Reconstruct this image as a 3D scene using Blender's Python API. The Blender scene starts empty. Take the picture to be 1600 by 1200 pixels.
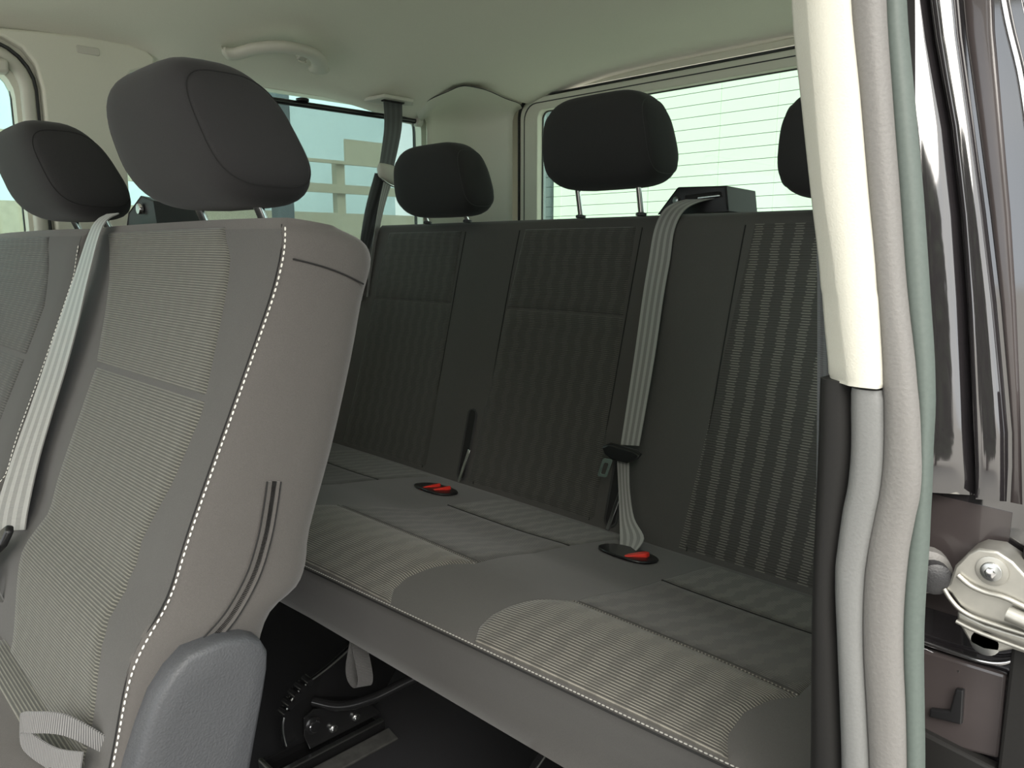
import bpy, bmesh, math, random
from mathutils import Vector, Matrix
random.seed(7)
PI = math.pi
SC = bpy.context.scene
COL = SC.collection

# ------------------------------------------------------------------ camera
cd = bpy.data.cameras.new('camera'); cam = bpy.data.objects.new('camera', cd); COL.objects.link(cam)
cd.sensor_fit = 'HORIZONTAL'; cd.sensor_width = 36.0; cd.lens = 36.0*1200/1600
cam.location = (0.9, 0.0, 0.88)
cam.rotation_euler = (math.radians(90-9.93), 0, math.radians(45))
cd.clip_start = 0.01; cd.clip_end = 200
SC.camera = cam
# ------------------------------------------------------------------ world: bright overcast sky
W = bpy.data.worlds.new('sky'); SC.world = W; W.use_nodes = True
nt = W.node_tree; bg = nt.nodes['Background']
tc = nt.nodes.new('ShaderNodeTexCoord'); mp = nt.nodes.new('ShaderNodeMapping')
nz = nt.nodes.new('ShaderNodeTexNoise'); nz.inputs['Scale'].default_value = 2.2; nz.inputs['Detail'].default_value = 5
cr = nt.nodes.new('ShaderNodeValToRGB')
cr.color_ramp.elements[0].position = .38; cr.color_ramp.elements[0].color = (.74, .79, .84, 1)
cr.color_ramp.elements[1].position = .62; cr.color_ramp.elements[1].color = (1, .985, .94, 1)
nt.links.new(tc.outputs['Generated'], mp.inputs[0]); nt.links.new(mp.outputs[0], nz.inputs[0])
nt.links.new(nz.outputs[0], cr.inputs[0]); nt.links.new(cr.outputs[0], bg.inputs[0])
bg.inputs[1].default_value = 1.25
# soft sun through thin cloud, from the open door side
sd = bpy.data.lights.new('sun', 'SUN'); sun = bpy.data.objects.new('sun', sd); COL.objects.link(sun)
sd.energy = 2.6; sd.angle = math.radians(50); sd.color = (1, .95, .86)
sun.rotation_euler = (math.radians(50), 0, math.radians(42))
vs = SC.view_settings
SC.display_settings.display_device = 'sRGB'
vs.view_transform = 'Standard'; vs.look = 'None'; vs.exposure = 1.2; vs.gamma = 1; vs.use_curve_mapping = False

# ------------------------------------------------------------------ materials
MATS = {}
class NB:
    def __init__(s, name):
        s.m = bpy.data.materials.new(name); s.m.use_nodes = True; s.t = s.m.node_tree
        s.p = s.t.nodes['Principled BSDF']; s.out = s.t.nodes['Material Output']
    def n(s, ty, **k):
        a = s.t.nodes.new(ty)
        for q, v in k.items(): setattr(a, q, v)
        return a
    def l(s, a, b): s.t.links.new(a, b)
    def math(s, op, a, b=None, c=None):
        n = s.n('ShaderNodeMath', operation=op)
        for i, v in enumerate((a, b, c)):
            if v is None: continue
            if isinstance(v, (int, float)): n.inputs[i].default_value = v
            else: s.l(v, n.inputs[i])
        return n.outputs[0]
    def mix(s, f, a, b):
        n = s.n('ShaderNodeMix', data_type='RGBA')
        if isinstance(f, (int, float)): n.inputs[0].default_value = f
        else: s.l(f, n.inputs[0])
        for i, v in ((6, a), (7, b)):
            if isinstance(v, tuple): n.inputs[i].default_value = (*v, 1)
            else: s.l(v, n.inputs[i])
        return n.outputs[2]
    def noise(s, vec, scale, detail=2):
        n = s.n('ShaderNodeTexNoise'); n.inputs['Scale'].default_value = scale; n.inputs['Detail'].default_value = detail
        s.l(vec, n.inputs[0]); return n.outputs[0]
    def bump(s, h, dist, strength=1):
        b = s.n('ShaderNodeBump'); b.inputs['Distance'].default_value = dist; b.inputs['Strength'].default_value = strength
        s.l(h, b.inputs['Height']); s.l(b.outputs[0], s.p.inputs['Normal'])

def solid(name, col, rough=.5, metal=0., grain=0., gscale=600, bump=0., coat=0., spec=.5, mottle=0.):
    b = NB(name); tcn = b.n('ShaderNodeTexCoord').outputs['Object']
    c = tuple(col)
    if grain or bump or mottle:
        nf = b.noise(tcn, gscale, 3)
        cc = b.mix(nf, tuple(x*(1-grain) for x in c), tuple(min(1, x*(1+grain)) for x in c))
        if mottle:
            nl = b.noise(tcn, 9, 4)
            cc = b.mix(b.math('MULTIPLY', nl, mottle), cc, tuple(x*.55 for x in c))
        b.l(cc, b.p.inputs['Base Color'])
        if bump: b.bump(nf, bump)
    else: b.p.inputs['Base Color'].default_value = (*c, 1)
    b.p.inputs['Roughness'].default_value = rough; b.p.inputs['Metallic'].default_value = metal
    b.p.inputs['Coat Weight'].default_value = coat; b.p.inputs['Specular IOR Level'].default_value = spec
    MATS[name] = b.m; return b.m

def lacquer(name, col, refl, rough=.06):
    b = NB(name); o = b.n('ShaderNodeTexCoord').outputs['Object']; b.p.inputs['Base Color'].default_value = (*col, 1)
    b.p.inputs['IOR'].default_value = refl; b.p.inputs['Roughness'].default_value = rough
    MATS[name] = b.m
def cloth(name, col, sheen=.25):
    b = NB(name); o = b.n('ShaderNodeTexCoord').outputs['Object']
    sp = b.n('ShaderNodeSeparateXYZ'); b.l(o, sp.inputs[0])
    # diagonal twill weave made of three directions
    d = b.math('ADD', b.math('ADD', sp.outputs[0], b.math('MULTIPLY', sp.outputs[1], 1.3)), sp.outputs[2])
    w = b.math('SINE', b.math('MULTIPLY', d, 2*PI/.0016))
    n1 = b.noise(o, 1400, 2); n2 = b.noise(o, 60, 3)
    f = b.math('ADD', b.math('MULTIPLY', w, .12), n1)
    c = b.mix(f, tuple(x*.72 for x in col), tuple(x*1.3 for x in col))
    c = b.mix(b.math('MULTIPLY', n2, .25), c, tuple(x*.8 for x in col))
    b.l(c, b.p.inputs['Base Color']); b.p.inputs['Roughness'].default_value = .92
    b.p.inputs['Sheen Weight'].default_value = sheen; b.p.inputs['Sheen Roughness'].default_value = .4
    b.p.inputs['Specular IOR Level'].default_value = .25
    b.bump(f, .00025, .6)
    MATS[name] = b.m; return b.m

def ribbed(name, dark, light, pv=.0026, pu=.033, col=.0, amt=.75, wob=.003, bump=.0006, sheen=.2, thr=.1, swap=False):
    """horizontal corded fabric; bright yarn dashes gathered in vertical columns (col = strength of the columns)"""
    b = NB(name); uv = b.n('ShaderNodeTexCoord').outputs['UV']
    sp = b.n('ShaderNodeSeparateXYZ'); b.l(uv, sp.inputs[0]); u, v = sp.outputs[0], sp.outputs[1]
    if swap: u, v = v, u
    rib = b.math('MULTIPLY_ADD', b.math('SINE', b.math('MULTIPLY', v, 2*PI/pv)), .5, .5)
    wobn = b.math('MULTIPLY', b.math('SINE', b.math('MULTIPLY', v, 2*PI/.045)), wob)
    cm = b.math('SINE', b.math('MULTIPLY', b.math('ADD', u, wobn), 2*PI/pu))
    alt = b.math('MULTIPLY', b.math('SINE', b.math('MULTIPLY', v, PI/pv)), .25)
    cm = b.math('ADD', cm, alt)
    mask = b.math('SMOOTH_MIN', b.math('MAXIMUM', b.math('MULTIPLY', b.math('SUBTRACT', cm, thr), 4), 0), 1, .2)
    mask = b.math('MULTIPLY_ADD', mask, col, 1-col)
    n1 = b.noise(uv, 900, 2)
    yarn = b.math('POWER', rib, 2.5)
    fac = b.math('MULTIPLY', b.math('MULTIPLY', yarn, mask), b.math('MULTIPLY_ADD', n1, 1.0, amt-.5))
    c = b.mix(fac, dark, light)
    b.l(c, b.p.inputs['Base Color']); b.p.inputs['Roughness'].default_value = .85
    b.p.inputs['Sheen Weight'].default_value = sheen; b.p.inputs['Specular IOR Level'].default_value = .3
    b.bump(b.math('ADD', rib, b.math('MULTIPLY', n1, .3)), bump, .8)
    MATS[name] = b.m; return b.m

def webbing_mat(name, col):
    b = NB(name); uv = b.n('ShaderNodeTexCoord').outputs['UV']
    sp = b.n('ShaderNodeSeparateXYZ'); b.l(uv, sp.inputs[0]); u, v = sp.outputs[0], sp.outputs[1]
    st = b.math('SINE', b.math('MULTIPLY', u, 2*PI*3.5))
    st = b.math('GREATER_THAN', st, .1)
    fine = b.math('SINE', b.math('MULTIPLY', v, 2*PI/.0014))
    c = b.mix(b.math('MULTIPLY', st, .75), tuple(x*.6 for x in col), tuple(min(1, x*1.25) for x in col))
    c = b.mix(b.math('MULTIPLY_ADD', fine, .12, .12), c, tuple(x*.5 for x in col))
    b.l(c, b.p.inputs['Base Color']); b.p.inputs['Roughness'].default_value = .42
    b.p.inputs['Specular IOR Level'].default_value = .6; b.p.inputs['Sheen Weight'].default_value = .3
    b.bump(b.math('ADD', b.math('MULTIPLY', fine, .4), st), .0003, .5)
    MATS[name] = b.m; return b.m

def glass(name, tint):
    b = NB(name); tr = b.n('ShaderNodeBsdfTransparent'); gl = b.n('ShaderNodeBsdfGlossy')
    tr.inputs[0].default_value = (*tint, 1); gl.inputs['Roughness'].default_value = .02
    mx = b.n('ShaderNodeMixShader'); mx.inputs[0].default_value = .04
    b.l(tr.outputs[0], mx.inputs[1]); b.l(gl.outputs[0], mx.inputs[2]); b.l(mx.outputs[0], b.out.inputs[0])
    MATS[name] = b.m; return b.m

cloth('plain_cloth', (.090, .087, .083)); cloth('dark_cloth', (.050, .050, .050), .15); cloth('side_cloth', (.105, .098, .092), .3)
cloth('headrest_cloth', (.033, .0325, .033), .10)
ribbed('insert_near', (.060, .060, .052), (.24, .235, .195), pv=.0030, pu=.028, col=.12, amt=.8)
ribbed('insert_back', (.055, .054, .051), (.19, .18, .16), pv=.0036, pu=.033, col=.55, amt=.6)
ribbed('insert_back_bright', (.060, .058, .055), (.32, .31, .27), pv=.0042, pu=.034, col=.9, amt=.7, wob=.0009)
ribbed('insert_cushion_front', (.055, .053, .048), (.29, .275, .235), pv=.0042, pu=.036, col=.30, amt=.95, thr=-.3)
ribbed('insert_cushion_mid', (.040, .039, .036), (.17, .16, .14), pv=.0040, pu=.030, col=.7, amt=.7)
ribbed('insert_cushion_rear', (.055, .054, .050), (.26, .25, .22), pv=.0042, pu=.03, col=.6, amt=.8)
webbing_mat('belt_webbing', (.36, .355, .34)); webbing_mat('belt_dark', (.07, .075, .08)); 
ribbed('loop_webbing', (.10, .10, .10), (.36, .35, .34), pv=.0022, col=0, amt=.8, pu=.03)
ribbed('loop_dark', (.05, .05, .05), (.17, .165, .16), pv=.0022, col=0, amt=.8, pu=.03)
solid('thread_dim', (.42, .41, .38), .8); solid('seam_soft', (.016, .016, .016), .9); solid('thread', (.82, .80, .74), .7); solid('seam_dark', (.015, .015, .015), .9)
solid('black_plastic', (.022, .022, .024), .45, grain=.3, gscale=900, bump=.0002); solid('satin_black', (.012, .012, .013), .3)
solid('grey_plastic', (.066, .069, .075), .48, grain=.12, gscale=520, bump=.0005)
solid('cream_plastic', (.58, .57, .50), .55, grain=.05, gscale=900, bump=.0002)
solid('trim_plastic', (.70, .70, .60), .6, grain=.05, gscale=900, bump=.0002)
solid('headliner', (.72, .715, .62), .95, grain=.10, gscale=900, bump=.0004)
solid('red_plastic', (.80, .045, .03), .4); solid('chrome', (.75, .75, .76), .18, 1.0); solid('steel', (.52, .53, .52), .32, 1.0, grain=.1, gscale=200, mottle=.3)
solid('tongue_steel', (.42, .55, .50), .3, .8)
solid('seal_rubber', (.155, .15, .143), .55, grain=.12, gscale=500, bump=.0003); solid('seal_rubber_reflection', (.080, .100, .090), .55, grain=.15, gscale=400)  # outer channel: green reflection is mixed into the base colour
solid('lower_trim', (.155, .158, .155), .42, grain=.12, gscale=600, bump=.0002); solid('dark_trim', (.011, .0105, .010), .6, spec=.3, grain=.2, gscale=500)
lacquer('gloss_black', (.022, .020, .022), 2.2); solid('gloss_brown', (.06, .05, .05), .25, coat=.5, mottle=.5, grain=.2, gscale=40)
solid('black_metal', (.03, .03, .031), .22, .5, coat=.5); solid('carpet', (.020, .020, .023), .95, grain=.5, gscale=900, bump=.001)
solid('hinge_metal', (.46, .45, .41), .38, .75, grain=.15, gscale=150, mottle=.35)
solid('facade_panel', (.56, .66, .58), .5); solid('facade_blue', (.66, .80, .82), .5); solid('column_grey', (.07, .09, .10), .7); solid('facade_grey', (.16, .2, .22), .6)
solid('fence_wood', (.36, .33, .24), .7, grain=.2, gscale=20); solid('asphalt', (.42, .40, .37), .9, grain=.3, gscale=60); solid('leaf', (.045, .07, .03), .8, grain=.4, gscale=8)
solid('van_body', (.02, .02, .022), .15, coat=.8); solid('frame_seal', (.03, .033, .033), .5); solid('bark', (.10, .08, .06), .9, grain=.4, gscale=20)
solid('worn_plate', (.10, .10, .095), .45, .4, grain=.6, gscale=60, bump=.001); solid('wire', (.10, .16, .13), .6)
glass('tint_glass', (.72, .80, .735)); glass('tint_glass_side', (.66, .77, .745))
def blind_mat():
    b = NB('blind_mesh'); uv = b.n('ShaderNodeTexCoord').outputs['UV']; sp = b.n('ShaderNodeSeparateXYZ'); b.l(uv, sp.inputs[0])
    P_ = .0052
    a = b.math('ADD', sp.outputs[0], sp.outputs[1]); c = b.math('SUBTRACT', sp.outputs[0], sp.outputs[1])
    h = b.math('MULTIPLY', b.math('SINE', b.math('MULTIPLY', a, 2*PI/P_)), b.math('SINE', b.math('MULTIPLY', c, 2*PI/P_)))
    hole = b.math('GREATER_THAN', b.math('ABSOLUTE', h), .36)
    tr = b.n('ShaderNodeBsdfTransparent'); mx = b.n('ShaderNodeMixShader')
    b.p.inputs['Base Color'].default_value = (.22, .25, .25, 1); b.p.inputs['Roughness'].default_value = .7
    b.l(hole, mx.inputs[0]); b.l(b.p.outputs[0], mx.inputs[1]); b.l(tr.outputs[0], mx.inputs[2]); b.l(mx.outputs[0], b.out.inputs[0])
    MATS['blind_mesh'] = b.m
blind_mat()

# ------------------------------------------------------------------ helpers
def wloc(o):
    v = Vector((0, 0, 0))
    while o: v += o.location; o = o.parent
    return v
def tag(o, label=None, cat=None, group=None, kind=None):
    for k, v in (('label', label), ('category', cat), ('group', group), ('kind', kind)):
        if v: o[k] = v
    return o
def thing(name, label, cat, loc, group=None):
    o = bpy.data.objects.new(name, None); COL.objects.link(o); o.location = loc; o.empty_display_size = .05
    return tag(o, label, cat, group)
def struct(name, loc=(0, 0, 0), label=None, cat=None):
    o = bpy.data.objects.new(name, None); COL.objects.link(o); o.location = loc; o.empty_display_size = .05
    return tag(o, label, cat, None, 'structure')
def obj(name, verts, faces, mat, parent=None, smooth=True, uvs=None, origin=None, sharp=None):
    me = bpy.data.meshes.new(name)
    base = wloc(parent) if parent else Vector((0, 0, 0))
    if origin is None and not parent:
        origin = sum((Vector(v) for v in verts), Vector())/len(verts); origin.z = min(v[2] for v in verts)
    if origin is None: origin = base
    origin = Vector(origin)
    me.from_pydata([tuple(Vector(v)-origin) for v in verts], [], faces)
    me.materials.append(MATS[mat])
    if smooth: me.polygons.foreach_set('use_smooth', [True]*len(me.polygons))
    if uvs:
        ul = me.uv_layers.new(name='UVMap')
        for lp in me.loops: ul.data[lp.index].uv = uvs[lp.vertex_index]
    bm = bmesh.new(); bm.from_mesh(me); bmesh.ops.recalc_face_normals(bm, faces=bm.faces); bm.to_mesh(me); bm.free()
    if smooth:
        try: me.set_sharp_from_angle(angle=math.radians(sharp or 50))
        except Exception: pass
    o = bpy.data.objects.new(name, me); COL.objects.link(o)
    if parent: o.parent = parent
    o.location = origin-base
    return o
def bevel(o, w, seg=2):
    m = o.modifiers.new('bevel', 'BEVEL'); m.width = w; m.segments = seg; m.limit_method = 'ANGLE'; m.angle_limit = math.radians(35)
    return o
class MB:
    def __init__(s): s.v = []; s.f = []; s.uv = []
    def add(s, v, f, uv=None):
        n = len(s.v); s.v += [tuple(x) for x in v]; s.f += [tuple(i+n for i in q) for q in f]; s.uv += (uv or [(0, 0)]*len(v))
    def loft(s, rings, closed=True, cap=True):
        n = len(rings[0]); v = [p for r in rings for p in r]; f = []
        m = n if closed else n-1
        for i in range(len(rings)-1):
            for j in range(m):
                k = (j+1) % n; f.append((i*n+j, i*n+k, (i+1)*n+k, (i+1)*n+j))
        if cap and closed:
            f.append(tuple(range(n-1, -1, -1))); f.append(tuple((len(rings)-1)*n+j for j in range(n)))
        # uv metres
        uv = []; vv = 0
        for i, r in enumerate(rings):
            if i: vv += (Vector(rings[i][0])-Vector(rings[i-1][0])).length
            uu = 0
            for j, p in enumerate(r):
                if j: uu += (Vector(p)-Vector(r[j-1])).length
                uv.append((uu, vv))
        s.add(v, f, uv)
    def box(s, c, size, rot=None):
        hx, hy, hz = [q/2 for q in size]; c = Vector(c)
        v = [Vector((x, y, z)) for z in (-hz, hz) for x, y in ((-hx, -hy), (hx, -hy), (hx, hy), (-hx, hy))]
        if rot is not None: v = [rot @ q for q in v]
        s.add([c+q for q in v], [(3, 2, 1, 0), (4, 5, 6, 7), (0, 1, 5, 4), (1, 2, 6, 5), (2, 3, 7, 6), (3, 0, 4, 7)])
    def tube(s, path, r, n=8, closed=False):
        path = [Vector(p) for p in path]; rings = []; up = None
        L = len(path)
        for i, p in enumerate(path):
            if closed: t = path[(i+1) % L]-path[(i-1) % L]
            else: t = path[min(i+1, L-1)]-path[max(i-1, 0)]
            t.normalize()
            if up is None:
                a = Vector((0, 0, 1)) if abs(t.z) < .9 else Vector((1, 0, 0)); up = (a-t*a.dot(t)).normalized()
            else: up = (up-t*up.dot(t)).normalized()
            sd_ = t.cross(up); rr = r[i] if isinstance(r, (list, tuple)) else r
            rings.append([p+up*math.cos(2*PI*k/n)*rr+sd_*math.sin(2*PI*k/n)*rr for k in range(n)])
        if closed: rings.append(rings[0])
        s.loft(rings, True, not closed)
    def disc(s, c, axis, r, h, n=16, r2=None):
        c = Vector(c); axis = Vector(axis).normalized(); a = Vector((0, 0, 1)) if abs(axis.z) < .9 else Vector((1, 0, 0))
        e1 = axis.cross(a).normalized(); e2 = axis.cross(e1); r2 = r if r2 is None else r2
        s.loft([[c+axis*k+(e1*math.cos(2*PI*j/n)+e2*math.sin(2*PI*j/n))*q for j in range(n)] for k, q in ((0, r), (h*.8, r), (h, r2*.9))])
    def prism(s, pts, off):
        off = Vector(off); n = len(pts); a = [Vector(p) for p in pts]
        s.add(a+[p+off for p in a], [tuple(range(n-1, -1, -1)), tuple(range(n, 2*n))]+[(i, (i+1) % n, (i+1) % n+n, i+n) for i in range(n)])
    def build(s, name, mat, parent=None, smooth=True, origin=None, sharp=None):
        return obj(name, s.v, s.f, mat, parent, smooth, s.uv, origin, sharp)
def lerp(a, b, t): return a+(b-a)*t
def interp(tab, x, col=1):
    """tab sorted by column 0 (either way); linear"""
    t = sorted(tab)
    if x <= t[0][0]: return t[0][col]
    if x >= t[-1][0]: return t[-1][col]
    for a, b in zip(t, t[1:]):
        if a[0] <= x <= b[0]: return lerp(a[col], b[col], (x-a[0])/(b[0]-a[0]) if b[0] != a[0] else 0)
def smooth_path(pts, n=6):
    pts = [Vector(p) for p in pts]; out = []
    for i in range(len(pts)-1):
        p0 = pts[max(i-1, 0)]; p1 = pts[i]; p2 = pts[i+1]; p3 = pts[min(i+2, len(pts)-1)]
        for k in range(n):
            t = k/n
            out.append(.5*((2*p1)+(p2-p0)*t+(2*p0-5*p1+4*p2-p3)*t*t+(3*p1-p0-3*p2+p3)*t**3))
    out.append(pts[-1]); return out
def patch(name, F, N, rows, mat, parent, off=.002, sink=.004, nu=24, rim=.0025):
    """padded panel lying on a surface. rows: list of lists of parameter pairs; F(p)->point, N(p)->outward normal"""
    R = len(rows); v = []; uv = []; n = len(rows[0])
    P0 = [[Vector(F(*p)) for p in r] for r in rows]; NN = [[Vector(N(*p)).normalized() for p in r] for r in rows]
    U = []; Vv = 0
    for i in range(R):
        if i: Vv += (P0[i][n//2]-P0[i-1][n//2]).length
        for j in range(n):
            e = min(i, R-1-i, j, n-1-j)
            h = off if e > 0 else -sink*.0
            v.append(P0[i][j]+NN[i][j]*h); uv.append((P0[i][j].x, Vv))
    f = [(i*n+j, i*n+j+1, (i+1)*n+j+1, (i+1)*n+j) for i in range(R-1) for j in range(n-1)]
    # back side, sunk
    m = len(v)
    for i in range(R):
        for j in range(n): v.append(P0[i][j]-NN[i][j]*sink); uv.append(uv[i*n+j])
    f += [(m+(i+1)*n+j, m+(i+1)*n+j+1, m+i*n+j+1, m+i*n+j) for i in range(R-1) for j in range(n-1)]
    rimi = [j for j in range(n)]+[i*n+n-1 for i in range(1, R)]+[(R-1)*n+j for j in range(n-2, -1, -1)]+[i*n for i in range(R-2, 0, -1)]
    for a, b in zip(rimi, rimi[1:]+rimi[:1]): f.append((a, m+a, m+b, b))
    return obj(name, v, f, mat, parent, True, uv, sharp=70)
def grid_rows(n, m, lo, hi, xl, xr):
    """rows of (x, s): s from lo to hi with extra rim rows, x from xl(s) to xr(s) with rim columns"""
    e = .02
    ss = [lo, lo+(hi-lo)*e]+[lerp(lo, hi, lerp(e, 1-e, k/m)) for k in range(1, m)]+[hi-(hi-lo)*e, hi]
    us = [0, e]+[lerp(e, 1-e, k/n) for k in range(1, n)]+[1-e, 1]
    return [[(lerp(xl(s), xr(s), u), s) for u in us] for s in ss]
def stitches(name, path, N, parent, step=.0056, ln=.0036, r=.0007, mat='thread', lift=.0008):
    path = [Vector(p) for p in path]; mb = MB(); acc = 0; nxt = 0
    for a, b in zip(path, path[1:]):
        d = b-a; L = d.length
        if L < 1e-6: continue
        d.normalize()
        while nxt < acc+L:
            p = a+d*(nxt-acc); nrm = Vector(N).normalized(); sd_ = d.cross(nrm).normalized(); nrm2 = sd_.cross(d)
            c = p+nrm*lift
            ring = lambda q, k: [q+sd_*r*1.1*k, q+nrm*r*k, q-sd_*r*1.1*k, q-nrm*r*k]
            mb.loft([ring(c-d*ln/2, .5), ring(c-d*ln/4, 1), ring(c+d*ln/4, 1), ring(c+d*ln/2, .5)])
            nxt += step
        acc += L
    o = mb.build(name, mat, parent); tag(o, kind='stuff'); return o
def ribbon(name, Ls, Rs, mat, parent, th=.0014, n=5, sub=5):
    """webbing between two edge paths"""
    A = smooth_path(Ls, sub); B = smooth_path(Rs, sub); v = []; uv = []; f = []; s = 0; m = n+1
    L = len(A)
    for i in range(L):
        if i: s += ((A[i]+B[i])/2-(A[i-1]+B[i-1])/2).length
        t = ((A[min(i+1, L-1)]+B[min(i+1, L-1)])-(A[max(i-1, 0)]+B[max(i-1, 0)])).normalized()
        nrm = (B[i]-A[i]).cross(t)
        nrm = nrm.normalized() if nrm.length > 1e-9 else Vector((0, -1, 0))
        for j in range(m):
            u = j/n; p = A[i].lerp(B[i], u); v.append(p+nrm*th/2); uv.append((u, s))
        for j in range(m):
            u = j/n; p = A[i].lerp(B[i], u); v.append(p-nrm*th/2); uv.append((u, s))
    for i in range(L-1):
        a = i*2*m; b = (i+1)*2*m
        for j in range(n):
            f.append((a+j, a+j+1, b+j+1, b+j)); f.append((b+m+j, b+m+j+1, a+m+j+1, a+m+j))
        f.append((a, b, b+m, a+m)); f.append((a+n, a+m+n, b+m+n, b+n))
    f.append(tuple(list(range(m))+[m+j for j in range(n, -1, -1)])); q = (L-1)*2*m
    f.append(tuple([q+j for j in range(n, -1, -1)]+[q+m+j for j in range(m)]))
    return obj(name, v, f, mat, parent, True, uv)
def rrect(a0, a1, b0, b1, r, n=6):
    """rounded rectangle points (a, b), counter-clockwise"""
    out = []
    for cx, cy, s in ((a1-r, b1-r, 0), (a0+r, b1-r, 1), (a0+r, b0+r, 2), (a1-r, b0+r, 3)):
        for k in range(n+1):
            t = (s+k/n)*PI/2; out.append((cx+r*math.cos(t), cy+r*math.sin(t)))
    return out
def frame(name, outer, inner, to3, th, mat, parent, bev=0):
    """ring between two same-length outlines, thick along to3's normal: to3(a,b,d)"""
    n = len(outer); v = [to3(*p, 0) for p in outer]+[to3(*p, 0) for p in inner]+[to3(*p, th) for p in outer]+[to3(*p, th) for p in inner]
    f = []
    for i in range(n):
        k = (i+1) % n
        f += [(i, k, n+k, n+i), (2*n+i, 3*n+i, 3*n+k, 2*n+k), (i, 2*n+i, 2*n+k, k), (n+i, n+k, 3*n+k, 3*n+i)]
    o = obj(name, v, f, mat, parent, True, sharp=40)
    if bev: bevel(o, bev, 3)
    return o
def rot(ax, deg): return Matrix.Rotation(math.radians(deg), 3, ax)

# ================================================================== OUTSIDE
asph = MB(); asph.box((0, 0, -.75), (70, 70, .3)); o = asph.build('ground', 'asphalt', smooth=False); tag(o, kind='structure')
bl = struct('wall_outside', (-5.2, 6.7, -.6))
mb = MB(); mb.box((-5.35, 14, 1.6), (.2, 14.6, 4.4)); mb.build('backing', 'facade_grey', bl, smooth=False)
for k in range(8):
    p = MB(); y0 = 6.72+k*1.70
    p.box((-5.1, y0+.85, 1.6), (.12, 1.685, 4.4)); q = p.build('panel', 'facade_panel', bl, smooth=False); bevel(q, .01)
bw = struct('wall_outside', (-8, 1.5, -.6))
mb = MB(); mb.box((-8.1, -1, 1.9), (.2, 15.2, 5.0)); mb.build('facade', 'facade_blue', bw, smooth=False)
for k in range(7):
    p = MB(); p.box((-7.95, -7+k*1.9, 2.0), (.14, .12, 5.0)); p.build('mullion', 'facade_grey', bw, smooth=False)
fn = thing('fence', 'brown board fence seen through the side window beyond the dark sun blind', 'fence', (-5.5, 3.0, -.6))
for k in range(6):
    p = MB(); p.box((-5.5, -1.0+k*1.02*1.25, .55), (.08, .09, 2.28)); p.build('post', 'fence_wood', fn, smooth=False)
p = MB(); p.box((-5.44, 2.3, 1.675), (.04, 8.7, .03)); p.build('rail', 'fence_wood', fn, smooth=False)
p = MB(); p.box((-5.44, 4.35, 1.79), (.03, .42, .20)); p.build('board', 'fence_wood', fn, smooth=False)
p = MB(); p.box((-5.44, 2.3, 1.435), (.04, 8.7, .08)); p.build('board', 'fence_wood', fn, smooth=False)
for k in range(6):
    p = MB(); p.box((-5.44, 2.3, -.42+k*.30), (.04, 8.7, .27)); p.build('board', 'fence_wood', fn, smooth=False)
cg = thing('column', 'dark grey upright column outside, behind the top left end of the sun blind', 'column', (-4.2, 2.8, -.6))
p = MB(); p.box((-4.2, 2.80, 1.5), (.12, .13, 4.2)); q = p.build('shaft', 'column_grey', cg, smooth=False); bevel(q, .02)
p = MB(); p.box((-4.2, 2.80, -.5), (.34, .38, .2)); q = p.build('foot', 'column_grey', cg, smooth=False); bevel(q, .02)
def tree(x, y, h, seed, label):
    rnd = random.Random(seed); t = thing('tree', label, 'tree', (x, y, -.6))
    mb = MB(); mb.tube([(x, y, -.6), (x+.1, y, h*.3), (x, y+.1, h*.7)], [.16, .12, .05], 8); mb.build('trunk', 'bark', t)
    mb = MB()
    for k in range(2600):
        a = rnd.uniform(0, 2*PI); e = rnd.random()**.5; z = rnd.uniform(.18, 1)
        rr = h*.27*e*(math.sin(PI*min(1, z*1.02))**.6+.1)
        c = Vector((x+rr*math.cos(a), y+rr*math.sin(a), -.6+h*z)); s_ = rnd.uniform(.08, .2)
        d1 = Vector((rnd.gauss(0, 1), rnd.gauss(0, 1), rnd.gauss(0, 1))).normalized()*s_; d2 = d1.cross(Vector((rnd.gauss(0, 1), rnd.gauss(0, 1), rnd.gauss(0, 1)))).normalized()*s_*.6
        mb.add([c-d1, c-d2, c+d1, c+d2], [(0, 1, 2, 3)])
    q = mb.build('foliage', 'leaf', t, smooth=False); tag(q, kind='stuff')
tree(3.4, -5.0, 5.2, 3, 'bushy green tree standing on the asphalt beyond the open sliding door'); 
tree(4.4, -3.4, 3.3, 5, 'small round tree mirrored in the glossy black door edge')

# ================================================================== VAN SHELL
fl = MB(); fl.box((-.02, .4, -.02), (1.76, 2.7, .04)); o = fl.build('floor', 'carpet', smooth=False); tag(o, kind='structure')
def hz(x, y):
    s = min(max((y-1.05)/.6, 0), 1); s = s*s*(3-2*s)
    c = min(max((-x-.690)/.03, 0), 1)*min(max((y-1.405)/.03, 0), 1)
    return 1.40-.13*(abs(x)/.88)**4-.07*s+.075*c+.024*min(max((-x-.80)/.05, 0), 1)*min(max((.70-y)/.03, 0), 1)
xs = [-.89+1.72*k/48 for k in range(49)]; ys = [-.95+2.72*k/60 for k in range(61)]
v = []; 
for y in ys:
    for x in xs:
        g = .006*math.exp(-((y-(1.50+.05*x))/.05)**2) if abs(x) < .75 else 0
        v.append((x, y, hz(x, y)-g*0+g))
n = len(xs); f = [(i*n+j, i*n+j+1, (i+1)*n+j+1, (i+1)*n+j) for i in range(len(ys)-1) for j in range(n-1)]
m = len(v); v += [(a, b, c+.05) for a, b, c in v]
f += [(m+a, m+b, m+c, m+d) for a, b, c, d in f[:]]
edge = [j for j in range(n)]+[i*n+n-1 for i in range(1, len(ys))]+[(len(ys)-1)*n+j for j in range(n-2, -1, -1)]+[i*n for i in range(len(ys)-2, 0, -1)]
f += [(a, b, m+b, m+a) for a, b in zip(edge, edge[1:]+edge[:1])]
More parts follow.
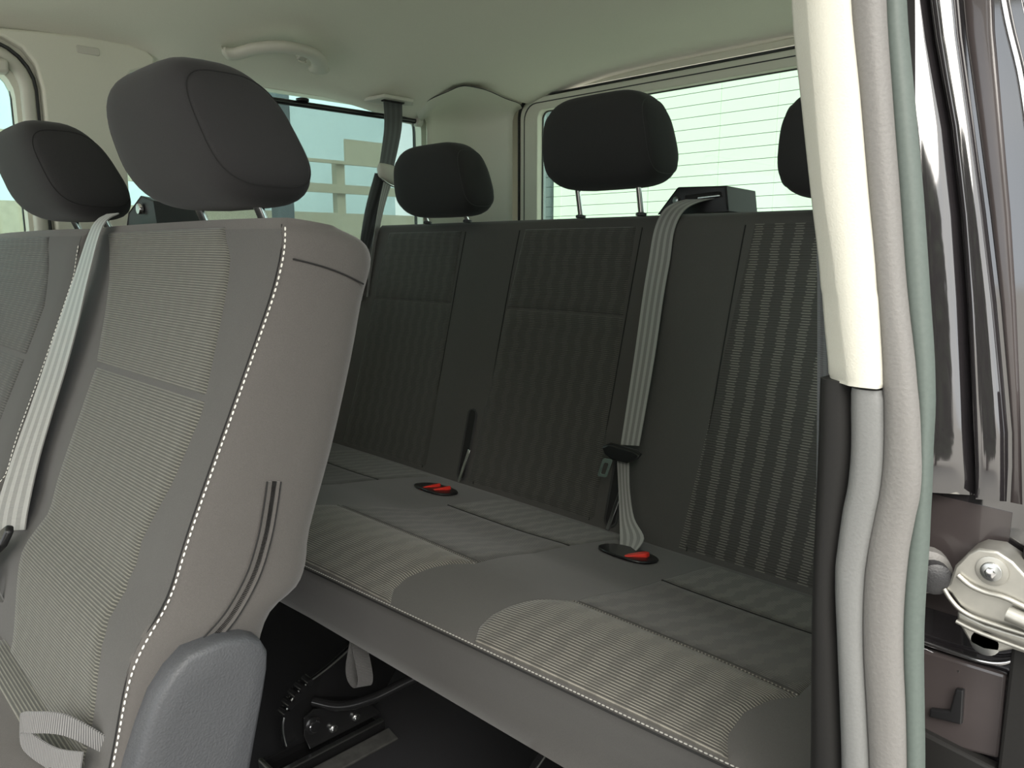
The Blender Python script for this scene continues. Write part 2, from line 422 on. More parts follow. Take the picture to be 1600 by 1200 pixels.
o = obj('ceiling', v, f, 'headliner', origin=(0, .4, 1.27)); tag(o, kind='structure')

def side_wall(name, X, th, wins, y0, y1, z1, mat):
    """wall with rounded window openings: solid strips between, rings around"""
    w = struct(name, (X, (y0+y1)/2, 0))
    to3 = lambda a, b, d: (X+d, a, b)
    wz0 = min(q[2] for q in wins)-.06; wz1 = max(q[3] for q in wins)+.02
    mb = MB(); mb.prism([(X, y0, 0), (X, y1, 0), (X, y1, wz0), (X, y0, wz0)], (th, 0, 0))
    mb.prism([(X, y0, wz1), (X, y1, wz1), (X, y1, z1), (X, y0, z1)], (th, 0, 0))
    prev = y0
    for a0, a1, b0, b1, r in wins:
        mb.prism([(X, prev, wz0), (X, a0-.03, wz0), (X, a0-.03, wz1), (X, prev, wz1)], (th, 0, 0)); prev = a1+.03
    mb.prism([(X, prev, wz0), (X, y1, wz0), (X, y1, wz1), (X, prev, wz1)], (th, 0, 0))
    mb.build('panel', mat, w, smooth=False)
    for a0, a1, b0, b1, r in wins:
        frame('surround', rrect(a0-.03, a1+.03, wz0, wz1, .0005), rrect(a0, a1, b0, b1, r), to3, th, mat, w)
    return w
side_wall('wall_left', -.89, -.04, [(-.75, .425, .86, 1.232, .06), (.615, 1.425, .88, 1.262, .05)], -.95, 1.64, 1.33, 'trim_plastic')
side_wall('wall_right', .80, .05, [(.75, 1.45, .90, 1.24, .05)], .52, 1.64, 1.30, 'trim_plastic')
for i, (X, a0, a1, b0, b1) in enumerate(((-.925, -.80, .44, .82, 1.25), (-.925, .60, 1.44, .84, 1.275), (.845, .73, 1.47, .88, 1.26))):
    w = struct('window_%d' % (i+1), (X, (a0+a1)/2, b0))
    p = MB(); p.box((X, (a0+a1)/2, (b0+b1)/2), (.004, a1-a0, b1-b0)); p.build('pane', 'tint_glass_side', w, smooth=False)
    frame('window_seal', rrect(a0+.005, a1-.005, b0+.005, b1-.005, .05), rrect(a0+.017, a1-.017, b0+.017, b1-.012, .045), lambda a, b, d: (X+.002+d, a, b), .006, 'frame_seal', w)
# rounded frame tube of the front side window
p = MB(); pts = rrect(-.74, .445, .85, 1.255, .07)
p.tube([(-.885, a, b) for a, b in pts], .013, 10, closed=True); o = p.build('window_frame', 'cream_plastic'); 
p2 = MB(); p2.tube([(-.884, a, b) for a, b in rrect(-.755, .460, .835, 1.270, .08)], .004, 8, closed=True)
o.name = 'trim_5'; tag(o, kind='structure', label='rounded cream frame around the front side window'); s_ = p2.build('dark_gap', 'frame_seal', o)

# pillar panel between the two side windows
out = [(.455, .60), (.468, .80), (.468, 1.19), (.460, 1.235), (.440, 1.262), (.41, 1.276), (.30, 1.279), (.30, 1.289), (.405, 1.291), (.47, 1.297), (.56, 1.303), (.64, 1.302), (.672, 1.296), (.688, 1.284), (.686, 1.270), (.664, 1.258), (.638, 1.247), (.624, 1.228), (.617, 1.19), (.612, .90), (.60, .60)]
mb = MB(); mb.prism([(-.893, a, b) for a, b in out], (.026, 0, 0))
t1 = mb.build('trim_1', 'trim_plastic', origin=(-.88, .54, .6)); bevel(t1, .005, 3); tag(t1, kind='structure')
mb = MB(); mb.prism([(-.868, a, b) for a, b in rrect(.535, .578, 1.268, 1.283, .004)], (.004, 0, 0)); q = mb.build('badge', 'cream_plastic', t1); bevel(q, .0015)
# rear corner pillar: sweeps from the corner up onto the headliner
top = [(-.846, 1.372, 1.262), (-.79, 1.378, 1.282), (-.734, 1.394, 1.297), (-.70, 1.402, 1.305), (-.679, 1.417, 1.306), (-.665, 1.469, 1.301), (-.668, 1.543, 1.290), (-.672, 1.60, 1.285), (-.70, 1.64, 1.282)]
bot = [(-.872, 1.43), (-.872, 1.45), (-.868, 1.50), (-.862, 1.54), (-.845, 1.575), (-.815, 1.60), (-.775, 1.615), (-.745, 1.62), (-.722, 1.622)]
rings = []
for a, b in zip(top, bot):
    a = Vector(a)-Vector((0, 0, .004)); lo = Vector((b[0], b[1], .55)); mid = Vector((b[0], b[1], 1.23))
    r = [a+Vector((0, 0, .002)), a]
    for k in range(1, 9):
        t = k/8; c = Vector((b[0], b[1], a.z-.012)); q = a*(1-t)**2+c*2*t*(1-t)+mid*t*t; q.z = min(q.z, hz(q.x, q.y)-.005); r.append(q)
    r.append(lo); rings.append(r)
mb = MB(); mb.loft(rings, closed=False, cap=False)
t2 = mb.build('trim_2', 'trim_plastic', origin=(-.8, 1.55, .55)); m_ = t2.modifiers.new('thick', 'SOLIDIFY'); m_.thickness = .003; m_.offset = 0; tag(t2, kind='structure')
p = MB(); p.tube(smooth_path([Vector(a)-Vector((-.001, .001, .004)) for a in top], 5), .0013, 6); p.build('edge_line', 'frame_seal', t2)

# tailgate
wr = struct('wall_rear', (0, 1.66, 0)); to3 = lambda a, b, d: (a, 1.645+d, b)
tg = rrect(-.712, .712, .45, 1.300, .05); gl_ = rrect(-.645, .645, .93, 1.264, .022)
frame('tailgate_frame', tg, gl_, to3, .03, 'trim_plastic', wr, .004)
frame('inner_line', rrect(-.696, .696, .50, 1.286, .045), rrect(-.6935, .6935, .503, 1.2835, .044), lambda a, b, d: (a, 1.6435+d, b), .004, 'frame_seal', wr)
frame('tailgate_seal', rrect(-.7165, .7165, .3, 1.3045, .052), rrect(-.713, .713, .44, 1.3015, .05), lambda a, b, d: (a, 1.640+d, b), .02, 'frame_seal', wr)
mb = MB(); mb.box((0, 1.69, .22), (1.76, .04, .46)); mb.box((-.80, 1.69, .8), (.16, .04, 1.2)); mb.box((.80, 1.69, .8), (.16, .04, 1.2)); mb.box((0, 1.70, 1.345), (1.76, .05, .06)); mb.build('body_panel', 'trim_plastic', wr, smooth=False)
w4 = struct('window_4', (0, 1.672, .93)); p = MB(); p.box((0, 1.672, 1.09), (1.34, .004, .37)); p.build('pane', 'tint_glass', w4, smooth=False)
for k in range(12):
    z = .945+k*.0275
    p = MB(); p.tube([(-.63, 1.668, z), (.63, 1.668, z)], .00065, 5); p.build('heater_wire', 'wire', w4)
frame('glass_seal', rrect(-.66, .66, .915, 1.279, .025), rrect(-.642, .642, .933, 1.261, .02), lambda a, b, d: (a, 1.666+d, b), .004, 'frame_seal', w4)

# ================================================================== DOOR PILLAR (near side)
def smooth_rows(R, n=4):
    out = []
    for i in range(len(R)-1):
        p0 = R[max(i-1, 0)]; p1 = R[i]; p2 = R[i+1]; p3 = R[min(i+2, len(R)-1)]
        for k in range(n):
            t = k/n; out.append(tuple(.5*(2*b+(c-a)*t+(2*a-5*b+4*c-d)*t*t+(3*b-a-3*c+d)*t**3) if j else lerp(b, c, t) for j, (a, b, c, d) in enumerate(zip(p0, p1, p2, p3))))
    return out+[R[-1]]
def sx(x, k): return .9-(.9-x)*k
def strip(name, rows, yf, depth, mat, parent, r=.004, ctr=None, origin=None):
    """rows (z, xl, xr) or (z, xl, xb, xr): rounded vertical moulding"""
    rings = []; rows = [tuple(q) for q in smooth_rows(rows)]
    for row in rows:
        z, xl, xr = row[0], row[1], row[-1]; xb = row[2] if len(row) == 4 else None; w = xr-xl
        if xb: pts = [(sx(xl, (yf+.016)/yf), yf+.016), (sx(lerp(xl, xb, .12), (yf+.012)/yf), yf+.012), (lerp(xl, xb, .88), yf+.002), (xb+.0012, yf), (lerp(xb, xr, .5), yf-.0008), (xr-.0022, yf), (xr-.0006, yf+.0007), (xr, yf+.003)]
        else:
            pts = []
            for k in range(11):
                t = k/10; e = 1-abs(2*t-1)**2.6
                pts.append((xl+w*t, yf+r*(1-e)))
        pts += [(xr, yf+depth), (xl, yf+depth)]
        rings.append([(a, b, z) for a, b in pts])
    mb = MB(); mb.loft(rings); o = mb.build(name, mat, parent, sharp=60, origin=origin); return o
CREAM = [(1.0395, 0.6804, 0.6868, 0.7106), (1.0187, 0.6836, 0.6912, 0.7138), (0.9659, 0.6924, 0.6991, 0.7227), (0.9124, 0.7016, 0.708, 0.7313), (0.8582, 0.711, 0.7194, 0.7401), (0.84, 0.7141, 0.7233, 0.7432), (0.8069, 0.7191, 0.7293, 0.747), (.8035, .7202, .73, .7468)]
SEAL = [(1.0339, 0.7085, 0.7269), (1.0138, 0.7117, 0.7304), (0.9628, 0.7207, 0.7376), (0.9112, 0.7294, 0.7456), (0.859, 0.7383, 0.7536), (0.8058, 0.7459, 0.7635), (0.7695, 0.7491, 0.7687), (0.747, 0.7492, 0.7702), (0.7313, 0.7476, 0.7688), (0.7113, 0.7455, 0.7671), (0.6833, 0.7448, 0.7669), (0.6516, 0.7468, 0.7687), (0.6122, 0.7517, 0.7733), (0.5722, 0.7567, 0.7772), (0.5479, 0.7597, 0.7798)]
GREEN = [(1.0322, 0.7228, 0.7354), (1.0122, 0.7264, 0.7386), (0.962, 0.7337, 0.7468), (0.911, 0.7418, 0.7555), (0.8591, 0.75, 0.7633), (0.8067, 0.76, 0.7706), (0.7712, 0.7653, 0.7727), (0.7493, 0.7668, 0.774), (0.734, 0.7654, 0.7746), (0.7145, 0.7636, 0.7755), (0.6872, 0.7635, 0.7761), (0.656, 0.7653, 0.7777), (0.6173, 0.7699, 0.7813), (0.5776, 0.7739, 0.785), (0.5536, 0.7766, 0.7874)]
LOWG = [(0.8019, 0.7308, 0.7465), (0.797, 0.7308, 0.7479), (0.7673, 0.733, 0.7502), (0.7442, 0.7329, 0.7502), (0.7282, 0.7311, 0.7486), (0.7081, 0.7299, 0.7466), (0.6878, 0.7295, 0.7456), (0.6481, 0.7335, 0.7478), (0.6078, 0.738, 0.7527), (0.5667, 0.7422, 0.7576), (0.5417, 0.7448, 0.7606)]
LOWD = [(0.8048, 0.709, 0.7291), (0.7619, 0.7112, 0.7322), (0.7218, 0.7123, 0.7307), (0.6806, 0.7136, 0.7291), (0.6386, 0.7156, 0.7328), (0.5518, 0.7207, 0.7416), (0.5251, 0.7225, 0.7446)]
STRIP = [(0.8838, 0.6906, 0.6946), (0.8605, 0.6922, 0.6982), (0.7966, 0.6966, 0.7031), (0.7136, 0.7015, 0.708), (0.6264, 0.7057, 0.7124), (0.5077, 0.7138, 0.7198)]
def extend(rows, zt=1.27, zb=.05):
    """carry a moulding on to the header and the sill along its own lean"""
    a, b = rows[0], rows[1]; k = ((zt or 1)-a[0])/(a[0]-b[0])*.9
    topr = [tuple([zt]+[a[i]+(a[i]-b[i])*k for i in range(1, len(a))])] if zt else []
    c = rows[-1]; botr = [tuple([zb]+[q+.016 for q in c[1:]])]
    return topr+list(rows)+(botr if zb else [])
dp = struct('door_2', (.73, .47, .05)); dp.name = 'trim_3'
cr_ = strip('pillar_cover', extend(CREAM, zb=None), .440, .05, 'cream_plastic', dp); cr_['label'] = 'cream upper pillar cover'
lg = strip('lower_cover', extend(LOWG, None), .4415, .03, 'lower_trim', dp); lg['label'] = 'light grey lower pillar cover'
ld = strip('inner_cover', extend([(.8045, .7095, .729)]+LOWD[1:], None), .446, .05, 'dark_trim', dp, r=.006); ld['label'] = 'dark inner pillar cover'
mb = MB(); mb.loft([[(x0, .470, z), (x1, .470, z), (x1, .512, z), (x0, .512, z)] for z, x0, x1 in ((.02, .757, .775), (.6, .742, .757), (.8, .738, .752), (1.27, .68, .70))]); mb.build('pillar_core', 'dark_trim', dp, smooth=False)
sl = thing('door_seal', 'grey rubber door seal running down the pillar edge beside the cream cover', 'seal', (.76, .45, .05))
strip('seal_lip', extend(SEAL), .4435, .018, 'seal_rubber', sl, r=.0055)
g_ = strip('seal_channel', extend(GREEN), .452, .007, 'seal_rubber_reflection', sl, r=.006); g_['label'] = 'dark grey outer channel with a green reflection painted into its colour'
# belt hanging behind the pillar
st_ = thing('seat_belt', 'narrow sliver of grey webbing hanging just behind the door pillar', 'seat belt', (.70, .48, .05), 'seat belts')
A = [(r[1]-.001, .482, r[0]) for r in STRIP]; B = [(r[2]+.010, .474, r[0]) for r in STRIP]
A.append((.735, .50, .06)); B.append((.755, .49, .06)); A = [(.689, .482, 1.0)]+A; B = [(.705, .474, 1.0)]+B
A = [(.66, .50, 1.26)]+A; B = [(.69, .49, 1.26)]+B
ribbon('webbing', A, B, 'belt_dark', st_)
p = MB(); p.box((.675, .495, 1.268), (.06, .04, .014)); q = p.build('guide', 'black_plastic', st_); bevel(q, .003)

# ---- sliding door edge
dr = struct('door_1', (.78, .52, -.3))
def xe(tab, z): return sx(interp(tab, z), 1.024)
E0 = [(1.27, .675), (1.024, .716), (.969, .728), (.913, .738), (.80, .752), (.70, .760), (.5, .765), (-.3, .78)]
R1 = [(1.27, .690), (1.02, .738), (.93, .760), (.84, .774), (.747, .786), (.73, .787)]
R2 = [(1.27, .712), (1.02, .752), (.912, .775), (.84, .789), (.767, .801), (.73, .803)]
R3 = [(1.27, .745), (1.02, .770), (.877, .794), (.792, .805), (.73, .812)]
mb = MB(); mb.prism([(x, .512, z) for z, x in E0]+[(.90, .512, -.3), (.90, .512, 1.27)], (0, .04, 0)); q = mb.build('door_sheet', 'gloss_black', dr, smooth=False)
def ridge(name, ta, tb, zs, bulge, mat, ins=(0, 0), y=.512, parent=dr, slope=0):
    rings = []
    for z, k in zs:
        a = xe(ta, z)+ins[0]; b = xe(tb, z)-ins[1]; r = []
        for j in range(13):
            t = j/12; r.append((lerp(a, b, t), y-bulge*k*(1-abs(2*t-1)**4)-(b-a)*slope*(1-t), z))
        r += [(b, y+.004, z), (a, y+.004, z)]; rings.append(r)
    mb = MB(); mb.loft(rings); return mb.build(name, mat, parent, sharp=75)
zz = [(1.27, 1), (1.1, 1), (1.0, 1), (.95, 1), (.90, 1.05), (.85, 1), (.80, .9), (.775, .8), (.755, 1.0), (.742, .7), (.734, .1)]
ridge('edge_ridge', E0, R1, zz, .004, 'gloss_black', (.003, .0012), slope=.62)
ridge('inner_ridge', R1, R2, zz, .003, 'gloss_black', (.0012, .001), slope=.55)
ridge('flat_ridge', R2, R3, zz, .002, 'gloss_brown', (.001, .002))
for dx in (.000, .010):
    p = MB(); p.tube(smooth_path([(x+dx, .508, z) for z, x in ((1.27, .710), (1.10, .752), (1.013, .772), (.968, .785), (.90, .799), (.84, .809), (.80, .815))], 6), .0018, 8); p.build('edge_bead', 'chrome', dr)
mb = MB(); mb.prism([(.755, .5115, .655), (.803, .5115, .655), (.803, .5115, .728), (.755, .5115, .730)], (0, .004, 0)); q = mb.build('lower_recess', 'gloss_brown', dr, smooth=False)
p = MB(); p.tube(smooth_path([(.75, .507, .6335), (.78, .507, .633), (.797, .506, .634), (.808, .506, .637), (.818, .506, .645), (.826, .506, .655)], 5), .0016, 8); q = p.build('flange', 'chrome', dr)
p = MB(); p.tube([(.76, .508, .624), (.786, .507, .622), (.789, .508, .625), (.76, .508, .629)], .0012, 6); p.build('flange_clip', 'chrome', dr)
mb = MB(); mb.prism([(.752, .506, .628), (.811, .506, .630), (.812, .506, .575), (.755, .506, .565)], (0, .006, 0)); q = mb.build('lower_plate', 'gloss_brown', dr, smooth=False); bevel(q, .002)
mb = MB(); mb.prism([(.7860, .502, .612), (.7905, .502, .613), (.7915, .502, .590), (.773, .502, .587), (.773, .502, .5925), (.784, .502, .596)], (0, .004, 0)); q = mb.build('bracket', 'satin_black', dr, smooth=False); bevel(q, .001)
mb = MB(); mb.prism([(.812, .500, .80), (.86, .500, .80), (.86, .500, .35), (.8135, .500, .35)], (0, .01, 0)); q = mb.build('side_plate', 'dark_trim', dr, smooth=False); bevel(q, .002)
mb = MB(); mb.prism([(.755, .5, .578), (.813, .5, .571), (.813, .5, .35), (.755, .5, .35)], (0, .01, 0)); q = mb.build('sill_plate', 'dark_trim', dr, smooth=False); bevel(q, .002)
# buffer
bp = thing('door_buffer', 'small round rubber buffer on a grey foot between seal and hinge', 'buffer', (.768, .49, .67))
p = MB(); p.disc((.763, .500, .686), (.5, -1, .02), .0135, .012, 20, .011); p.build('foot', 'seal_rubber', bp)
p = MB(); p.disc((.769, .492, .686), (.6, -1, 0), .0095, .012, 20, .006); p.build('knob', 'black_plastic', bp)
# hinge
HP = [(.7775, .681), (.7805, .6855), (.7825, .6965), (.7885, .7065), (.7935, .7105), (.803, .7115), (.811, .7075), (.818, .701), (.84, .70), (.84, .668), (.8165, .668), (.803, .668), (.793, .6695), (.787, .673), (.782, .679)]
mb = MB(); mb.prism([(a, .486, b) for a, b in HP], (0, .022, 0)); hg = mb.build('hinge', 'hinge_metal', dr); q = hg; hg['label'] = 'cast metal hinge bracket'; bevel(q, .0014, 3)
HP2 = [(.785, .6675), (.80, .6645), (.84, .664), (.84, .654), (.815, .6545), (.808, .650), (.801, .6485), (.794, .650), (.789, .657), (.786, .661)]
mb = MB(); mb.prism([(a, .490, b) for a, b in HP2], (0, .02, 0)); q = mb.build('lower_plate', 'hinge_metal', hg); bevel(q, .0014, 3)
p = MB(); p.tube(smooth_path([(.7785, .4845, .6815), (.783, .484, .676), (.790, .483, .6715), (.803, .483, .6695), (.84, .483, .669)], 4), .0014, 8); p.build('rib', 'hinge_metal', hg)
p = MB(); p.tube(smooth_path([(.785, .4845, .692), (.792, .484, .688), (.80, .484, .6865), (.812, .484, .686), (.84, .484, .678)], 4), .0016, 8); p.build('rib', 'hinge_metal', hg)
p = MB(); p.tube(smooth_path([(.786, .4875, .6625), (.80, .487, .660), (.84, .487, .657)], 4), .0014, 8); p.build('rib', 'hinge_metal', hg)
p = MB(); p.disc((.8015, .486, .6995), (0, -1, 0), .0085, .0015, 24); b1 = p.build('bolt', 'hinge_metal', hg)
p = MB(); p.disc((.8015, .4848, .6995), (0, -1, 0), .0055, .0022, 24); p.build('washer', 'steel', hg)
p = MB(); p.disc((.8015, .4828, .6995), (0, -1, 0), .0030, .0022, 6, .0026); p.build('bolt_head', 'chrome', hg)
p = MB(); p.disc((.801, .492, .6535), (0, -1, 0), .008, .002, 24); b1 = p.build('bolt', 'steel', hg)
p = MB(); p.tube([(.812, .482, .6785), (.85, .480, .672)], .0045, 14); p.build('pin', 'hinge_metal', hg)

# ================================================================== HEADLINER DETAILS
gh = thing('grab_handle', 'cream plastic grab handle fixed on the headliner above the side window', 'handle', (-.76, .92, 1.32))
def on_roof(x, y, d): return Vector((x, y, hz(x, y)-d))
pth = smooth_path([(-.785, .800, 1.308), (-.770, .822, 1.312), (-.728, .850, 1.312), (-.700, .885, 1.314), (-.692, .925, 1.315), (-.702, .970, 1.313), (-.730, 1.004, 1.308), (-.762, 1.024, 1.302), (-.785, 1.036, 1.300)], 5)
L_ = len(pth); mb = MB(); rings = []
for i, c in enumerate(pth):
    t = i/(L_-1); c = on_roof(c.x, c.y, .014+.024*math.sin(PI*t)**.7)
    tg_ = (pth[min(i+1, L_-1)]-pth[max(i-1, 0)]).normalized(); sd_ = Vector((-tg_.y, tg_.x, 0)).normalized()
    ew = .019 if .16 < t < .84 else lerp(.019, .026, min(1, (abs(t-.5)-.34)/.12)); eh = .0125
    if t < .03 or t > .97: ew *= .75; eh *= .7
    rings.append([c+sd_*ew*math.cos(2*PI*k/14)+Vector((0, 0, 1))*eh*math.sin(2*PI*k/14) for k in range(14)])
mb.loft(rings); mb.build('grip', 'cream_plastic', gh)
hk = MB(); c = on_roof(-.752, .975, .014); hk.box(c, (.024, .024, .016), rot('Y', -20)); q = hk.build('coat_hook', 'cream_plastic', gh); bevel(q, .004)
p = MB(); p.tube([c+Vector((.006*math.cos(a)-.002, .008*math.sin(a), -.012-.004*math.cos(a))) for a in [k*PI/8 for k in range(-6, 7)]], .002, 6); p.build('hook_ring', 'trim_plastic', q)
# ceiling belt outlet
bo = thing('belt_outlet', 'cream belt outlet plate in the ceiling edge above the rear side window', 'outlet', (-.83, 1.28, 1.27))
mb = MB(); mb.prism([(-.865, 1.215, 1.272), (-.80, 1.235, 1.276), (-.80, 1.33, 1.276), (-.865, 1.375, 1.268)], (0, 0, -.010)); q = mb.build('plate', 'cream_plastic', bo); bevel(q, .003, 3)
p = MB(); p.box((-.822, 1.278, 1.264), (.014, .066, .006)); q = p.build('slot', 'seam_dark', bo); bevel(q, .001)

# sun blind in the rear side window
sb = thing('sun_blind', 'dark mesh sun blind pulled up across the rear side window', 'blind', (-.872, 1.03, .88))
def blz(y): return lerp(1.243, 1.2435, (y-.7)/.7)
n = 24; v = []; uv = []; f = []
for i in range(n+1):
    y = lerp(.70, 1.384, i/n)
    for j in range(9):
        z = lerp(.865, 1.232, j/8); v.append((-.874+.0015*math.sin(y*9), y, z)); uv.append((y, z))
f = [(i*9+j, i*9+j+1, (i+1)*9+j+1, (i+1)*9+j) for i in range(n) for j in range(8)]
obj('mesh_fabric', v, f, 'blind_mesh', sb, True, uv)
p = MB(); p.tube([(-.874, .685, 1.2335), (-.874, 1.39, 1.2335)], .0075, 12); p.build('top_rod', 'satin_black', sb)
p = MB(); p.tube([(-.874, 1.384, .865), (-.874, 1.384, 1.238)], .0015, 6); p.build('hem', 'satin_black', sb)
p = MB(); p.disc((-.868, 1.038, 1.240), (0, 0, 1), .016, .007, 16, .013); p.build('pull_tab', 'satin_black', sb)
p = MB(); p.disc((-.876, 1.392, 1.236), (0, 1, 0), .017, .022, 16, .013); p.build('end_holder', 'cream_plastic', sb)
s2 = thing('blind_holder', 'small cream blind holder in the top corner of the front side window', 'holder', (-.885, .39, 1.21))
p = MB(); p.box((-.874, .388, 1.222), (.03, .05, .026)); q = p.build('body', 'cream_plastic', s2); bevel(q, .006, 3)
p = MB(); p.disc((-.868, .358, 1.222), (0, -1, 0), .008, .012, 12); p.build('pin', 'satin_black', s2)

# far rear belt from the ceiling
fb = thing('seat_belt', 'dark grey seat belt coming down from the ceiling beside the left rear headrest', 'seat belt', (-.80, 1.2, .9), 'seat belts')
ribbon('webbing', [(-.822, 1.248, 1.262), (-.80, 1.232, 1.19), (-.80, 1.212, 1.09), (-.80, 1.206, 1.075)], [(-.822, 1.308, 1.262), (-.80, 1.287, 1.19), (-.80, 1.258, 1.09), (-.80, 1.252, 1.075)], 'belt_dark', fb)
ribbon('webbing', [(-.802, 1.200, 1.075), (-.80, 1.165, .98), (-.795, 1.140, .88), (-.79, 1.12, .75)], [(-.798, 1.254, 1.075), (-.80, 1.215, .98), (-.80, 1.175, .88), (-.80, 1.15, .75)], 'belt_dark', fb)
ribbon('webbing', [(-.785, 1.215, 1.055), (-.78, 1.190, .98), (-.775, 1.165, .88), (-.77, 1.14, .76)], [(-.79, 1.245, 1.055), (-.79, 1.215, .98), (-.785, 1.185, .88), (-.78, 1.16, .76)], 'belt_webbing', fb)
p = MB(); p.tube(smooth_path([(-.79, 1.188, 1.058), (-.78, 1.196, 1.078), (-.775, 1.222, 1.092), (-.775, 1.25, 1.086), (-.78, 1.268, 1.062)], 5), [.012]*3+[.019]*14+[.021]*4, 14) if False else None
p = MB(); rings = []
for t, w, h in ((-.032, .004, .010), (-.027, .010, .018), (-.012, .014, .022), (.01, .016, .025), (.026, .014, .024), (.036, .010, .020), (.040, .004, .010)):
    rings.append([(-.788+w*math.cos(2*PI*k/16), 1.232+t, 1.075-t*.25+h*math.sin(2*PI*k/16)) for k in range(16)])
p.loft(rings); p.build('pivot_cover', 'cream_plastic', fb)
p = MB(); p.tube(smooth_path([(-.776, 1.200, 1.060), (-.770, 1.222, 1.046), (-.772, 1.25, 1.040), (-.78, 1.276, 1.042)], 4), .003, 8); p.build('ring', 'chrome', fb)

# ================================================================== HEADRESTS
def headrest(parent, cx, cy, cz, w, h, d, lean, posts, zpost, label=None, yaw=0, mat='headrest_cloth', ybase=None, taper=.16):
    """cx,cy,cz = centre of the bottom; leans towards the front going up"""
    rings = []; uvs = []; NU = 30; NP = 40
    def pt(phi, th, k=1.0):
        # axis along x
        cxn = math.cos(phi); ex = .42; X = math.copysign(abs(cxn)**ex, cxn)*w/2
        rs = abs(math.sin(phi))**.55
        ce, se = math.cos(th), math.sin(th); e2 = .62
        Y = math.copysign(abs(ce)**e2, ce)*d/2*(.55+.45*rs)*min(1, rs*1.6); Z = math.copysign(abs(se)**e2, se)*h/2*rs
        zz_ = (Z+h/2)/h
        X *= 1-taper*zz_*zz_; Y *= 1.06-.22*zz_
        Y -= .012*math.sin(PI*zz_)*(1-(2*X/w)**2)*.6
        return Vector((cx, cy, cz))+Vector((X, Y-lean*zz_*h, Z+h/2))*k
    for i in range(NU+1):
        phi = lerp(.02, PI-.02, i/NU); rings.append([pt(phi, 2*PI*j/NP) for j in range(NP)])
    mb = MB(); mb.loft(rings); o = mb.build('headrest', mat, parent, sharp=80)
    if label: o['label'] = label
    for sgn in (0, 1):
        ph = .62 if sgn == 0 else PI-.62
        p = MB(); p.tube([pt(ph, 2*PI*j/60)+Vector((.0006 if sgn == 0 else -.0006, 0, 0)) for j in range(60)], .0007 if cy > 1 else .0006, 6, closed=True); p.build('seam', 'dark_cloth' if cy > 1 else 'seam_soft', o)
    for px_ in posts:
        yb = cy+.012 if ybase is None else ybase
        p = MB(); p.tube([(px_, cy-.002, cz+.02), (px_, yb, zpost)], .0052, 12); p.build('post', 'chrome', o)
        p = MB(); p.disc((px_, yb, zpost-.004), (0, .1, 1), .010, .006, 16, .008); p.build('collar', 'black_plastic', o)
    return o

# ================================================================== REAR BENCH
rb = thing('rear_bench', 'three-seat dark grey cloth rear bench below the rear window', 'bench seat', (0, .85, 0))
SL = math.tan(math.radians(16))
def bump_back(x):
    v = 0
    for c in (-.57, -.09, .41):
        v += .012*math.exp(-((x-c)/.14)**4)
    return v
def FB(x, s):     # s = height z along the front of the backrest
    return (x, 1.2+(s-.93)*SL+.006*math.cos((s-.4)/.5*PI)+bump_back(x)*math.sin(PI*min(1, max(0, (s-.36)/.60)))**.5*.8, s)
def NBk(x, s): return (0, -math.cos(math.radians(16)), math.sin(math.radians(16)))
rings = []
lv = [.30, .345, .385]+[.385+.535*k/22 for k in range(1, 23)]
XL, XR = -.86, .735
def bx(s):
    xl = XL+(.0 if s < .84 else .075*((s-.84)/.105)**2.2); xr = XR-(.0 if s < .84 else .06*((s-.84)/.105)**2.2); return xl, xr
NXB = 64
for s in lv+[.935, .942]:
    xl, xr = bx(s); r = []; back = .004 if s <= .92 else (.010 if s < .94 else .022)
    th = .115 if s <= .92 else (.10 if s < .94 else .085)
    fr = [(FB(lerp(xl+.012, xr-.012, k/NXB), s)) for k in range(NXB+1)]
    r += [(a, b+(0 if s <= .92 else back*.55), c) for a, b, c in fr]
    ym = FB(xr, s)[1]
    r += [(xr, ym+.012, s), (xr+.002, ym+.05, s-.01), (xr-.01, ym+th, s-.02), (xl+.01, ym+th, s-.02), (xl-.002, ym+.05, s-.01), (xl, ym+.012, s)]
    rings.append(r)
mb = MB(); mb.loft(rings); bk = mb.build('backrest', 'plain_cloth', rb, sharp=60)
def ins(name, parent, F, N, lo, hi, xl, xr, mat, nx=16, ns=14, off=.0025):
    return patch(name, F, N, grid_rows(nx, ns, lo, hi, xl, xr), mat, parent, off=off)
k_ = lambda c: (lambda s: c)
seatx = [(-.745, -.450), (-.262, .040), (.262, .600)]
for i, (a, b) in enumerate(seatx):
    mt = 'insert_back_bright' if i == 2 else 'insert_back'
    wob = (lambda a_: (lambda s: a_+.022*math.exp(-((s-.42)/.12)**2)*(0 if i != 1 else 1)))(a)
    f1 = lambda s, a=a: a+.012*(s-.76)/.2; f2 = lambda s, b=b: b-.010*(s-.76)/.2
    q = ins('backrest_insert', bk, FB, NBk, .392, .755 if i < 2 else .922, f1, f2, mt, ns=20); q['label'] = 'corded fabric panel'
    if i < 2:
        q = ins('backrest_insert', bk, FB, NBk, .7585, .922, f1, f2, mt, ns=8); q['label'] = 'corded fabric panel'
# vertical piping grooves between the seats
for x0 in (-.443, -.268, .0475, .255):
    p = MB(); p.tube([Vector(FB(x0, s))+Vector((0, -.0002, 0)) for s in [.39+.53*k/20 for k in range(21)]], .0012, 6); p.build('seam', 'seam_dark', bk)
